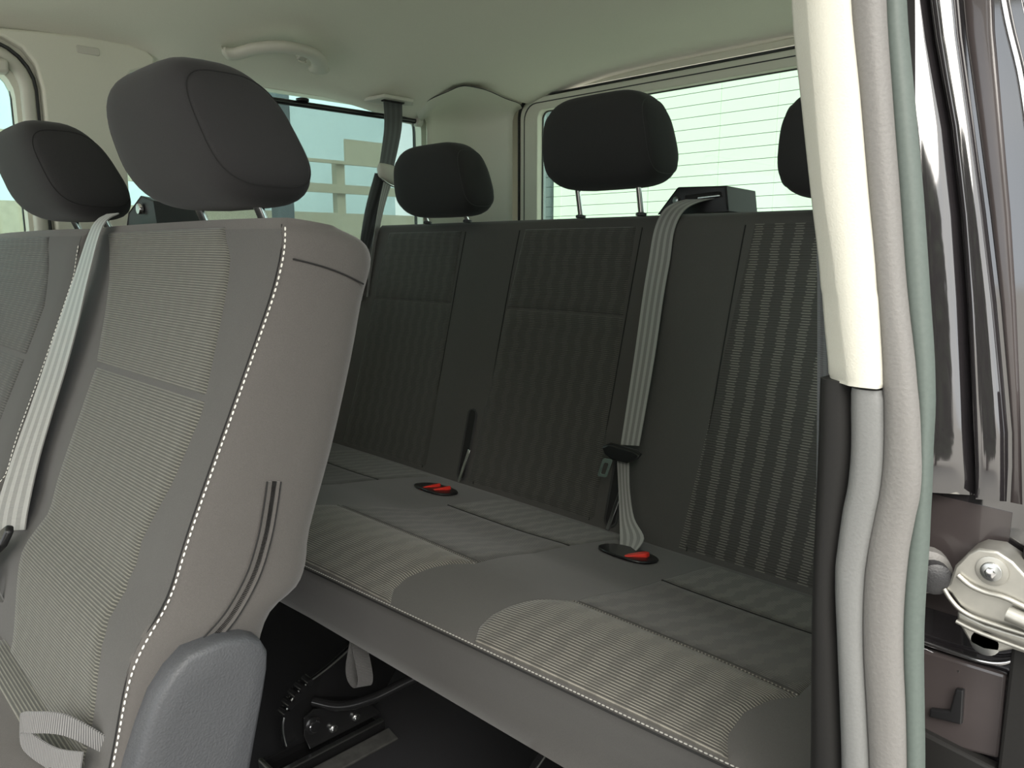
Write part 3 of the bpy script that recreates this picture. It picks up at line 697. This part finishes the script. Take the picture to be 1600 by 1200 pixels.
# slots for buckle stalks: raised dark slabs painted as the shade inside the holes
for x0, z0, z1, w in ((-.306, .392, .540, .0125), (.097, .392, .52, .013)):
    pts = rrect(x0-w, x0+w, z0, z1, w*.98, 8); slp = .05
    mb = MB(); mb.prism([Vector(FB(a-slp*(b-z0)*.3, b))+Vector((0, -.0022, 0)) for a, b in pts], (0, .02, 0)); q = mb.build('stalk_slot_shade', 'seam_dark', bk); q['label'] = 'narrow dark slab painted as the shaded slot in the backrest'
    p = MB(); p.tube([Vector(FB(a-slp*(b-z0)*.3, b))+Vector((0, -.0024, 0)) for a, b in pts], .0022, 6, closed=True); p.build('slot_rim', 'dark_cloth', q)
    p = MB(); p.box(Vector(FB(x0+.006, z0+.03))+Vector((0, -.006, 0)), (.008, .003, .075), rot('X', -16) @ rot('Y', 10)); q = p.build('buckle_stalk', 'chrome', bk); bevel(q, .001)
# headrests
headrest(rb, -.492, 1.180, .953, .265, .160, .105, .20, (-.58, -.436), .945, 'lowered left rear headrest')
headrest(rb, -.012, 1.175, .990, .264, .165, .105, .20, (-.096, .048), .945, 'raised middle rear headrest on two chrome posts')
headrest(rb, .462, 1.180, .953, .265, .160, .105, .20, (.39, .535), .945, 'right rear headrest partly behind the door pillar')
# cushion
def yf(x): return .522+.062*x
def cz_(x, y):
    t = (y-yf(x))/(1.06-yf(x)); t = min(max(t, 0), 1)
    z = .440+.010*math.sin(PI*min(1, t*1.9))*(1 if t < .53 else 0)-.058*max(0, t-.25)**1.25/.75**1.25
    hump = 0
    for c, w_ in ((-.55, .17), (-.06, .16), (.44, .16)):
        hump += math.exp(-((x-c)/w_)**4)
    z += .010*hump*math.exp(-((t-.14)/.13)**2)-.006*hump*math.exp(-((t-.6)/.25)**2)
    return z
def FC(x, y): return (x, y, cz_(x, y))
def NC(x, y):
    e = .004; return (-(cz_(x+e, y)-cz_(x-e, y))/(2*e), -(cz_(x, y+e)-cz_(x, y-e))/(2*e), 1)
rings = []; NX = 70
for k in range(NX+1):
    x = lerp(XL, XR, k/NX); e = 1-(abs(2*k/NX-1))**30*.06
    y0 = yf(x); r = [(x, y0, .4385)]
    for j in range(1, 27):
        y = lerp(y0, 1.06, (j/26)**1.15); r.append(FC(x, y))
    r += [(x, 1.12, .36), (x, 1.12, .30), (x, y0+.10, .295), (x, y0+.062, .305), (x, .57+.02*x-.004, .318+.03*x*.3), (x, y0+.030, .345), (x, y0+.016, .385), (x, y0+.004, .42), (x, y0-.0005, .432)]
    c = Vector((x, .8, .37)); rings.append([c+(Vector(p)-c)*e for p in r])
mb = MB(); mb.loft(rings); cu = mb.build('seat_cushion', 'plain_cloth', rb, sharp=65)
stp = [(x, yf(x)-.0022, .4395) for x in [XL+.01+(XR-XL-.02)*k/40 for k in range(41)]]
stitches('stitching', stp, (0, -.6, 1), cu, step=.0050, ln=.0036, r=.0007, mat='thread_dim')
p = MB(); p.tube([Vector(q)+Vector((0, -.0006, -.0035)) for q in stp], .0012, 6); p.build('seam', 'seam_dark', cu)
def yrows(n, m, ylo, yhi, xl, xr):
    return [[(x, lerp(ylo(x), yhi(x), t_)) for x in xs_] for t_, xs_ in []]
def cushion_patch(name, xl, xr, ylo, yhi, mat, off=.0022, nx=18, ny=10):
    """xl,xr functions of v in 0..1 ; ylo,yhi functions of x"""
    e = .02; us = [0, e]+[lerp(e, 1-e, k/nx) for k in range(1, nx)]+[1-e, 1]; vs_ = [0, e]+[lerp(e, 1-e, k/ny) for k in range(1, ny)]+[1-e, 1]
    rows = []
    for v_ in vs_:
        row = []
        for u in us:
            x = lerp(xl(v_), xr(v_), u); row.append((x, lerp(ylo(x), yhi(x), v_)))
        rows.append(row)
    q = patch(name, FC, NC, rows, mat, cu, off=off); q['label'] = 'corded fabric panel'; return q
tabs = [ # per seat: left(v), right(v) of the front zone; centre left/right by v
  ([(-.0, -.735), (.3, -.755), (.6, -.755), (1, -.72)], [(0, -.36), (.3, -.375), (.6, -.375), (1, -.35)], (-.70, -.39)),
  ([(-.0, -.215), (.3, -.24), (.6, -.24), (1, -.205)], [(0, .150), (.15, .128), (.35, .117), (.6, .119), (.8, .128), (1, .150)], (-.165, .135)),
  ([(0, .299), (.15, .283), (.35, .276), (.6, .279), (.8, .292), (1, .325)], [(0, .606), (.2, .592), (.5, .589), (.8, .598), (1, .613)], (.313, .60))]
for i, (tl, tr_, (ca, cb)) in enumerate(tabs):
    cushion_patch('cushion_insert', lambda v, t=tl: interp(t, v), lambda v, t=tr_: interp(t, v), lambda x: yf(x)+.0015, lambda x: .680, 'insert_cushion_front', ny=14)
    xa = tl[-1][1]; xb = tr_[-1][1]
    cushion_patch('cushion_insert', lambda v, a=xa, c=ca: lerp(a, c, min(1, v*1.5)) if i else lerp(a, c, v), lambda v, b=xb, c=cb: lerp(b, c, math.sin(PI/2*v)), lambda x: .6825, lambda x: .893, 'insert_cushion_mid', ny=12)
    cushion_patch('cushion_insert', lambda v, c=ca: c, lambda v, c=cb: lerp(c, c+.01, v), lambda x: .8955, lambda x: 1.035, 'insert_cushion_rear', ny=8)
    p = MB(); p.tube([Vector(FC(x, .6812))+Vector((0, 0, .0012)) for x in [lerp(xa, xb, k/16) for k in range(17)]], .0009, 6); p.build('piping', 'insert_cushion_front', cu)
for (tl, tr_, (ca, cb)) in tabs:
    p = MB(); p.tube([Vector(FC(x, .8943))+Vector((0, 0, .0006)) for x in [lerp(ca, cb, k/16) for k in range(17)]], .0016, 6); p.build('seam', 'seam_dark', cu)
# buckles
def buckle(cx, cy, reds, label):
    z = cz_(cx, cy); nrm = Vector(NC(cx, cy)).normalized()
    pts = []
    for k in range(28):
        a = 2*PI*k/28; pts.append(Vector(FC(cx+.050*math.copysign(abs(math.cos(a))**.8, math.cos(a)), cy+.034*math.copysign(abs(math.sin(a))**.8, math.sin(a))))+Vector((0, 0, .0015)))
    mb = MB(); mb.prism(pts, (0, 0, .0045)); b_ = mb.build('buckle', 'satin_black', rb); b_['label'] = label; bevel(b_, .002, 2)
    for dx, dy, l_, w_, ang in reds:
        p = MB(); c = Vector((cx+dx, cy+dy, z+.0065)); R_ = rot('Z', ang) @ rot('X', -14)
        out_ = [(-l_/2, -w_/2), (l_*.3, -w_/2), (l_/2, -w_*.1), (l_/2, w_*.4), (l_*.2, w_/2), (-l_/2, w_*.2)]
        p.prism([c+R_ @ Vector((a, b, -.006)) for a, b in out_], R_ @ Vector((0, 0, .008))); q = p.build('release_button', 'red_plastic', b_); q['label'] = 'red release button'; bevel(q, .0015, 2)
    return b_
buckle(-.262, .945, [(-.014, -.004, .050, .015, 84), (.014, .004, .040, .013, 80)], 'black double buckle with two red buttons, left of the middle seat')
buckle(.215, .945, [(.016, -.002, .046, .022, 62)], 'black buckle with one red button at the foot of the centre belt')
# legs and floor fixings
def leg(x0):
    lg_ = MB(); prof = [(.568, .034), (.563, .06), (.566, .095), (.582, .122), (.600, .134), (.622, .140), (.66, .152), (.70, .170), (.80, .235), (.86, .30), (.93, .30), (.93, .22), (.86, .17), (.80, .085), (.755, .034)]
    lg_.prism([(x0, a, b) for a, b in prof], (-.010, 0, 0)); q = lg_.build('leg', 'black_metal', rb, smooth=False); bevel(q, .0015); q['label'] = 'black stamped steel leg bracket'
    p = MB(); p.prism([(x0+.022, a, b) for a, b in ((.600, .030), (.592, .055), (.592, .092), (.612, .10), (.66, .085), (.73, .055), (.75, .030))], (-.004, 0, 0)); bb = p.build('side_flange', 'black_metal', q, smooth=False); bevel(bb, .001)
    for a, b, r_, m_ in ((.607, .074, .015, 'black_metal'), (.645, .050, .0075, 'steel'), (.692, .050, .0075, 'steel')):
        p = MB(); p.disc((x0+.020, a, b), (1, -.1, .1), r_, .010, 18, r_*.8); bb = p.build('bolt', m_, q)
        p = MB(); p.tube([(x0+.031, a+r_*.62*math.cos(t), b+r_*.62*math.sin(t)) for t in [k*PI/8 for k in range(1, 13)]], .0014, 6); p.build('circlip', 'chrome', q)
    for k, (a, b) in enumerate(((.568, .105), (.576, .118), (.588, .130), (.600, .138), (.614, .144))):
        p = MB(); p.disc((x0-.012, a, b), (1, 0, 0), .007, .022, 12); p.build('spring_coil', 'black_metal', q)
    p = MB(); p.tube(smooth_path([(x0+.004, .566, .045), (x0+.004, .562, .075), (x0+.004, .566, .10), (x0+.004, .580, .124), (x0+.004, .606, .140), (x0+.004, .66, .156), (x0+.004, .72, .185), (x0+.004, .82, .255)], 5), .0018, 8); p.build('rod', 'steel', q)
    return q
leg(-.215); leg(.245)
p = MB(); p.tube(smooth_path([(-.21, .62, .105), (-.17, .65, .100), (-.13, .69, .115), (-.08, .75, .15), (-.02, .78, .17), (.05, .79, .18), (.24, .80, .18)], 6), .009, 12); q = p.build('cross_tube', 'black_metal', rb)
p = MB(); p.tube([(-.10, .75, .26), (-.10, .76, .31)], .005, 8); p.build('release_rod', 'steel', rb)
# strap loop
Ls, Rs = [], []
for t in [k/18 for k in range(19)]:
    c = Vector((-.008+.019*math.sin(2*PI*t)*math.sin(PI*t)**.6, .585, .322-.085*math.sin(PI*t))); w = Vector((.005, .010, 0))
    Ls.append(c-w); Rs.append(c+w)
sloop = ribbon('pull_strap', Ls, Rs, 'loop_dark', rb, th=.0018, n=3, sub=3); sloop['label'] = 'grey webbing pull loop hanging below the cushion'
fr_ = thing('floor_rail', 'black metal floor rail under the left leg of the rear bench', 'rail', (-.18, .63, 0))
Rz = rot('Z', 0)
p = MB(); 
for xx in (-.236, -.186): p.box((xx, .64, .011), (.005, .22, .022))
p.box((-.211, .64, .004), (.05, .22, .008)); q = p.build('channel', 'black_metal', fr_, smooth=False); bevel(q, .002)
p = MB(); p.box((-.184, .64, .0235), (.010, .21, .003)); p.build('rail_highlight', 'steel', fr_, smooth=False)  # bright strip added as the highlight along the rail's top edge
p = MB(); p.box((-.158, .62, .004), (.030, .26, .007), rot('Y', 14)); q = p.build('sill_plate', 'worn_plate', fr_, smooth=False); bevel(q, .002)
p = MB(); p.box((-.211, .530, .014), (.054, .008, .026)); q = p.build('end_cap', 'steel', fr_, smooth=False); bevel(q, .003)
f2_ = thing('floor_rail', 'black metal floor rail under the right leg of the rear bench', 'rail', (.25, .63, 0))
p = MB(); 
for xx in (.215, .285): p.box((xx, .65, .022), (.010, .30, .044))
p.box((.25, .65, .006), (.08, .30, .012)); q = p.build('channel', 'black_metal', f2_, smooth=False); bevel(q, .002)

# belt outlet housing on top of the rear bench
ro = MB(); H = [(.036, .945), (.060, .972), (.079, .993), (.178, .990), (.185, .945)]
ro.loft([[(a, 1.255, b) for a, b in H], [(a+.004, 1.252, b+.001) for a, b in H], [(a+.014, 1.34, b-.004) for a, b in H]])
q = ro.build('belt_guide', 'black_plastic', rb, sharp=30); bevel(q, .003, 3); q['label'] = 'black shoulder belt housing on top of the backrest'
p = MB(); p.box((.135, 1.2515, .975), (.070, .006, .010), rot('Y', -3)); s1 = p.build('belt_slot', 'seam_dark', q); bevel(s1, .002)
p = MB(); p.box((.150, 1.249, .973), (.045, .004, .0035), rot('Y', -3)); s1 = p.build('slot_lip', 'chrome', q); bevel(s1, .001)
p = MB(); p.disc((.079, 1.253, .970), (-.2, -1, 0), .007, .003, 14); p.build('screw_cover', 'steel', q)

# centre belt
cb = thing('seat_belt', 'light grey lap and shoulder belt hanging down the middle of the rear bench', 'seat belt', (.12, 1.1, .4), 'seat belts')
ribbon('webbing', [(.12, 1.262, .974), (.090, 1.235, .965), (.083, 1.205, .948), (.079, 1.186, .915), (.080, 1.170, .86), (.084, 1.150, .80), (.094, 1.114, .688), (.104, 1.068, .540)],
       [(.165, 1.262, .972), (.140, 1.235, .964), (.128, 1.205, .948), (.122, 1.186, .915), (.125, 1.170, .86), (.128, 1.150, .80), (.137, 1.114, .690), (.142, 1.070, .545)], 'belt_webbing', cb)
ribbon('webbing', [(.110, 1.050, .520), (.122, 1.040, .475), (.138, 1.024, .425), (.158, 1.000, .400), (.206, .935, .396)], [(.136, 1.050, .520), (.146, 1.040, .475), (.164, 1.030, .430), (.205, 1.002, .412), (.219, .950, .402)], 'belt_webbing', cb)
mb = MB(); mb.prism([(.080, 1.052, .538), (.090, 1.049, .527), (.106, 1.047, .521), (.140, 1.047, .521), (.158, 1.049, .530), (.164, 1.051, .539), (.150, 1.055, .543), (.095, 1.055, .546)], (0, -.010, -.002)); q = mb.build('tongue_grip', 'satin_black', cb); bevel(q, .003, 3)
tf = lambda a, b, d: Vector((.104, 1.032, .520))+Vector((1, -.1, .08))*a+Vector((.42, -.10, 1))*b+Vector((0, -1, 0))*d
frame('tongue_plate', rrect(-.011, .011, -.034, .002, .004), rrect(-.0055, .0055, -.029, -.006, .003), tf, .002, 'tongue_steel', cb, .0004)

# ================================================================== MIDDLE-ROW DOUBLE SEAT
ds = thing('double_seat', 'grey cloth double seat at the left front, side panel facing the door', 'seat', (-.28, .1, 0))
PR = [((.120, .34), (.255, .34)), ((.148, .42), (.27, .40)), ((.166, .475), (.295, .47)), ((.183, .54), (.301, .522)), ((.198, .568), (.315, .553)), ((.218, .589), (.343, .568)), ((.230, .62), (.354, .587)), ((.242, .649), (.360, .62)),
      ((.272, .715), (.387, .693)), ((.305, .788), (.412, .777)), ((.328, .84), (.425, .83)), ((.336, .863), (.437, .864)), ((.342, .882), (.435, .880)), ((.345, .898), (.424, .891)), ((.350, .908), (.404, .900))]
def dense(T, n=4):
    out = []
    for i in range(len(T)-1):
        q = [T[max(i-1, 0)], T[i], T[i+1], T[min(i+2, len(T)-1)]]
        for k in range(n):
            t = k/n; out.append(tuple(.5*(2*b+(c-a)*t+(2*a-5*b+4*c-d)*t*t+(3*b-a-3*c+d)*t**3) for a, b, c, d in zip(*q)))
    return out+[T[-1]]
PR = [((a, b), (c, d)) for a, b, c, d in dense([p[0]+p[1] for p in PR], 3)]
XRT = [(.34, .285), (.54, .284), (.70, .281), (.863, .281), (.885, .281), (.896, .278), (.905, .270)]
XLT = [(.34, -.225), (.60, -.240), (.73, -.250), (.846, -.268), (.88, -.282), (.896, -.276), (.905, -.26)]
XLF = [(.34, -.84), (.86, -.84), (.885, -.835), (.896, -.825), (.905, -.80)]
nF = Vector((0, -math.cos(math.radians(22.5)), math.sin(math.radians(22.5))))
def sF(z):   # front y at height z
    return interp([(p[0][1], p[0][0]) for p in PR], z)
def back(name, xr_t, xl_t, dx_r=0):
    rings = []
    prs = []
    for a, b in zip(PR, PR[1:]):
        for k in range(1): prs.append(tuple(((lerp(a[i][0], b[i][0], k/1)), lerp(a[i][1], b[i][1], k/1)) for i in (0, 1)))
    prs.append(PR[-1])
    for (fy, fz), (by, bz) in prs:
        xr = interp(xr_t, fz)+dx_r; xl = interp(xl_t, fz)
        A = Vector((0, fy, fz)); B = Vector((0, by, bz)); D = B-A; r = []
        NN_ = 30
        for k in range(NN_+1):
            t = k/NN_; x = lerp(xl+.010, xr-.010, t); c = .004*(1-abs(2*t-1)**3)
            r.append(A+Vector((x, 0, 0))+nF*c)
        r.append(A+D*.02+Vector((xr-.003, 0, 0))); r.append(A+D*.07+Vector((xr, 0, 0)))
        for w in (.2, .35, .5, .65, .8): r.append(A+D*w+Vector((xr+.007*math.sin(PI*w), 0, 0)))
        r.append(A+D*.93+Vector((xr-.003, 0, 0))); r.append(A+D+Vector((xr-.018, 0, 0)))
        r.append(A+D+Vector((xl+.018, 0, 0))); r.append(A+D*.93+Vector((xl+.003, 0, 0)))
        for w in (.65, .35): r.append(A+D*w+Vector((xl-.001, 0, 0)))
        r.append(A+D*.07+Vector((xl, 0, 0))); r.append(A+D*.02+Vector((xl+.003, 0, 0)))
        rings.append(r)
    mb = MB(); mb.loft(rings); return mb.build(name, 'side_cloth', ds, sharp=50)
bn = back('backrest', XRT, XLT); bn['label'] = 'near backrest with the pale side panel'
bf = back('backrest', [(z, x-.006) for z, x in XLT], XLF); bf['label'] = 'far backrest at the picture edge'
# front cover of the near backrest (plain cloth) so the darker face stands apart from the side
def mkF(xl_t, xr_t):
    def F(x, z):
        xl = interp(xl_t, z); xr = interp(xr_t, z); t = (x-xl)/(xr-xl); c = .004*(1-abs(2*t-1)**3)
        return (x, sF(z)+nF.y*c, z+nF.z*c)
    return F
NF = lambda x, z: nF
Fn = mkF(XLT, XRT); Ff = mkF(XLF, [(z, x-.006) for z, x in XLT])
q = patch('front_cover', Fn, NF, grid_rows(16, 24, .42, .898, lambda z: interp(XLT, z)+.012, lambda z: interp(XRT, z)-.0085), 'plain_cloth', bn, off=.0012)
q = patch('front_cover', Ff, NF, grid_rows(16, 24, .42, .898, lambda z: interp(XLF, z)+.012, lambda z: interp(XLT, z)-.016), 'plain_cloth', bf, off=.0012)
IR = [(.42, .235), (.497, .236), (.54, .226), (.58, .21), (.622, .206), (.676, .226), (.736, .233), (.762, .224), (.816, .206), (.874, .187), (.890, .170), (.905, .156)]
IL = [(.42, -.005), (.473, -.006), (.554, -.040), (.66, -.05), (.743, -.060), (.812, -.104), (.87, -.15), (.912, -.18)]
q = patch('backrest_insert', Fn, NF, grid_rows(18, 26, .43, .7470, lambda z: interp(IL, z), lambda z: interp(IR, z)), 'insert_near', bn, off=.0032); q['label'] = 'corded fabric panel, lower'
q = patch('backrest_insert', Fn, NF, grid_rows(18, 16, .7485, .900, lambda z: interp(IL, z), lambda z: interp(IR, z)), 'insert_near', bn, off=.0032); q['label'] = 'corded fabric panel, upper'
ILf = [(.42, -.80), (.9, -.76)]; IRf = [(.42, -.36), (.61, -.345), (.73, -.345), (.80, -.350), (.89, -.43)]
q = patch('backrest_insert', Ff, NF, grid_rows(14, 20, .43, .728, lambda z: interp(ILf, z), lambda z: interp(IRf, z)), 'insert_back', bf, off=.003); q['label'] = 'corded fabric panel, lower'
q = patch('backrest_insert', Ff, NF, grid_rows(14, 10, .731, .898, lambda z: interp(ILf, z), lambda z: interp(IRf, z)), 'insert_back', bf, off=.003); q['label'] = 'corded fabric panel, upper'
# decorative stitching, near
zs_ = [.43+(.902-.43)*k/60 for k in range(61)]
sp_ = [Vector((interp(XRT, z)-.0035, sF(z)+.0015, z)) for z in zs_]
for _ in range(6): sp_ = [sp_[0]]+[(sp_[i-1]+sp_[i]*2+sp_[i+1])/4 for i in range(1, len(sp_)-1)]+[sp_[-1]]
stitches('stitching', sp_, (.7, -.7, .2), bn, step=.0056, ln=.0036, r=.0007, lift=.0016)
p = MB(); p.tube([q_+Vector((-.0045, -.0012, 0)) for q_ in sp_], .0007, 6); p.build('seam', 'seam_dark', bn)
sp_ = [Vector((interp(XLT, z)-.012, sF(z)-.0015, z)) for z in [.43+(.885-.43)*k/40 for k in range(41)]]
stitches('stitching', sp_, (.1, -1, .3), bf, step=.0058, ln=.0040, r=.0008)
# side seam and zip on the near side
p = MB(); p.tube(smooth_path([(.2830, .346, .872), (.2884, .372, .865), (.2886, .395, .857), (.2865, .416, .848)], 6), .0008, 6); p.build('seam', 'seam_dark', bn)
zp = smooth_path([(.2888, .3135, .678), (.2898, .308, .655), (.2910, .300, .628), (.2915, .287, .598), (.2918, .266, .570), (.2915, .244, .552), (.2905, .232, .540)], 8)
mb = MB()
for i in range(len(zp)-1): pass
zr = []
for i, c in enumerate(zp):
    t = (zp[min(i+1, len(zp)-1)]-zp[max(i-1, 0)]).normalized(); s_ = t.cross(Vector((1, 0, 0))).normalized()
    zr.append([c+s_*.0065+Vector((-.003, 0, 0)), c+s_*.0055+Vector((.0012, 0, 0)), c+Vector((.0002, 0, 0)), c-s_*.0055+Vector((.0012, 0, 0)), c-s_*.0065+Vector((-.003, 0, 0)), c+Vector((-.004, 0, 0))])
mb.loft(zr); zo = mb.build('zip', 'side_cloth', bn, sharp=20); zo['label'] = 'curved zip in the side panel'
mb = MB(); acc = 0
ztp = smooth_path(zp, 3)
for i in range(0, len(ztp)-1):
    c = ztp[i]+Vector((.0010, 0, 0)); t = (ztp[i+1]-ztp[i]).normalized()
    up = Vector((1, 0, 0)); s_ = t.cross(up).normalized(); M_ = Matrix((s_, t, up)).transposed()
    mb.box(c, (.0036, .0006, .0016), M_)
q = mb.build('zip_teeth', 'dark_trim', zo, smooth=False); tag(q, kind='stuff')
for sg in (1, -1):
    p = MB(); p.tube([c+((zp[min(i+1, len(zp)-1)]-zp[max(i-1, 0)]).normalized().cross(Vector((1, 0, 0)))).normalized()*.0066*sg+Vector((.0006, 0, 0)) for i, c in enumerate(zp)], .0007, 6); p.build('seam', 'seam_dark', zo)
# grey plastic side cover
TR = [(.08, .30), (.125, .37), (.158, .43), (.174, .479), (.184, .505), (.195, .529), (.208, .546), (.222, .557), (.25, .559), (.272, .5535), (.284, .546), (.2895, .534), (.2885, .52), (.283, .494), (.267, .427), (.25, .33), (.24, .30)]
n = len(TR); cyt = sum(a for a, b in TR)/n; czt = sum(b for a, b in TR)/n
def tring(x, k):
    c = Vector((x, .215, .44)); out_ = []
    for i, (a, b) in enumerate(TR):
        p_ = Vector((x, a, b)); d_ = (c-p_).normalized(); out_.append(p_+d_*k)
    return out_
mb = MB(); mb.loft([tring(.270, 0), tring(.300, 0), tring(.3055, .0008), tring(.3085, .003), tring(.3098, .007), tring(.3098, .03)])
q = mb.build('side_cover', 'grey_plastic', ds, sharp=70); q['label'] = 'blue-grey grained plastic cover at the foot of the seat side'
# seat cushion
def cfz(x, y): return .448+.012*math.sin(PI*min(1, max(0, (x+.9)/1.2)))+.02*(1-((y-.0)/.3)**2 if abs(y) < .3 else 0)*.3
rings = []
for k in range(25):
    x = lerp(-.85, .262, k/24); e = 1-abs(2*k/24-1)**16*.10; c = Vector((x, -.05, .36)); r = []
    for j in range(15): y = lerp(.215, -.31, j/14); r.append(Vector((x, y, cfz(x, y))))
    r += [Vector((x, -.345, .435)), Vector((x, -.36, .40)), Vector((x, -.35, .34)), Vector((x, -.30, .30)), Vector((x, .18, .29))]
    rings.append([c+(p_-c)*e for p_ in r])
mb = MB(); mb.loft(rings); cs = mb.build('seat_cushion', 'side_cloth', ds, sharp=65)
FS = lambda x, y: (x, y, cfz(x, y)); NS = lambda x, y: (0, 0, 1)
q = patch('cushion_insert', FS, NS, [[(lerp(-.04, .236, u), lerp(.19, .132, v_)) for u in [0, .02]+[k/12 for k in range(1, 12)]+[.98, 1]] for v_ in (0, .03, .3, .6, .97, 1)], 'insert_near', cs, off=.003)
# base
for sx in (-.75, .17):
    mb = MB(); mb.prism([(sx, .20, .30), (sx, .22, .22), (sx, .20, .02), (sx, .12, .02), (sx, .02, .20), (sx, -.24, .24), (sx, -.28, .30)], (.03, 0, 0)); q = mb.build('leg', 'black_metal', ds, smooth=False); bevel(q, .003)
# strap loop at the foot of the near backrest
rp = smooth_path([(.255, .165, .470), (.215, .130, .492), (.165, .115, .488), (.135, .118, .475), (.15, .125, .462), (.20, .135, .468), (.26, .150, .452)], 5)
q = ribbon('pull_strap', [(.262, .168, .487), (.235, .148, .503), (.205, .132, .500), (.182, .126, .490), (.188, .128, .478), (.225, .138, .474), (.262, .150, .482)],
           [(.262, .168, .470), (.235, .145, .486), (.205, .128, .482), (.182, .124, .472), (.190, .124, .460), (.225, .134, .456), (.262, .146, .464)], 'loop_webbing', ds, th=.0018, n=3, sub=5); q['label'] = 'grey webbing loop at the seat joint'
# headrests
headrest(ds, .090, .385, .922, .240, .136, .115, .40, (-.003, .138), .905, 'large near headrest tilted forward', ybase=.398)
headrest(ds, -.41, .385, .922, .240, .136, .115, .40, (-.475, -.335), .905, 'dark far headrest at the left picture edge', ybase=.398)
# belt housing on the double seat
bh = MB(); H = [(-.235, .895), (-.215, .928), (-.165, .948), (-.125, .940), (-.115, .895)]
bh.loft([[(a, .385, b) for a, b in H], [(a, .383, b+.001) for a, b in H], [(a-.01, .45, b-.006) for a, b in H]])
q = bh.build('belt_guide', 'black_plastic', ds, sharp=30); bevel(q, .004, 3); q['label'] = 'black belt housing on top of the near backrest'
p = MB(); p.disc((-.165, .383, .932), (0, -1, 0), .007, .005, 14); p.build('screw_cover', 'chrome', q)
# belt
nb = thing('seat_belt', 'broad light grey belt down the front of the near double seat backrest', 'seat belt', (-.15, .3, .55), 'seat belts')
L8 = [(-.195, .350, .925), (-0.195, 0.331, 0.909), (-0.196, 0.306, 0.848), (-0.193, 0.281, 0.788), (-0.187, 0.257, 0.731), (-0.186, 0.241, 0.692), (-0.188, 0.214, 0.626), (-0.180, 0.191, 0.571), (-0.163, 0.181, 0.546)]
R8 = [(-.150, .350, .925), (-0.150, 0.330, 0.909), (-0.140, 0.306, 0.849), (-0.120, 0.283, 0.793), (-0.108, 0.261, 0.739), (-0.103, 0.246, 0.703), (-0.091, 0.221, 0.644), (-0.072, 0.201, 0.595), (-0.058, 0.192, 0.573)]
ribbon('webbing', L8, R8, 'belt_webbing', nb, n=8)
mb = MB(); mb.prism([(-.19, .165, .530), (-.10, .168, .552), (-.052, .182, .583), (-.044, .180, .578), (-.046, .172, .562), (-.075, .160, .538), (-.12, .150, .520), (-.19, .150, .512)], (0, -.008, .003)); q = mb.build('tongue_grip', 'satin_black', nb); bevel(q, .003, 3)
tf = lambda a, b, d: Vector((-.085, .158, .530))+Vector((1, .1, .2))*a+Vector((-.15, -.2, 1))*b+Vector((0, -1, 0))*d
frame('tongue_plate', rrect(-.014, .014, -.040, .006, .004), rrect(-.007, .007, -.034, -.010, .003), tf, .002, 'chrome', nb, .0004)
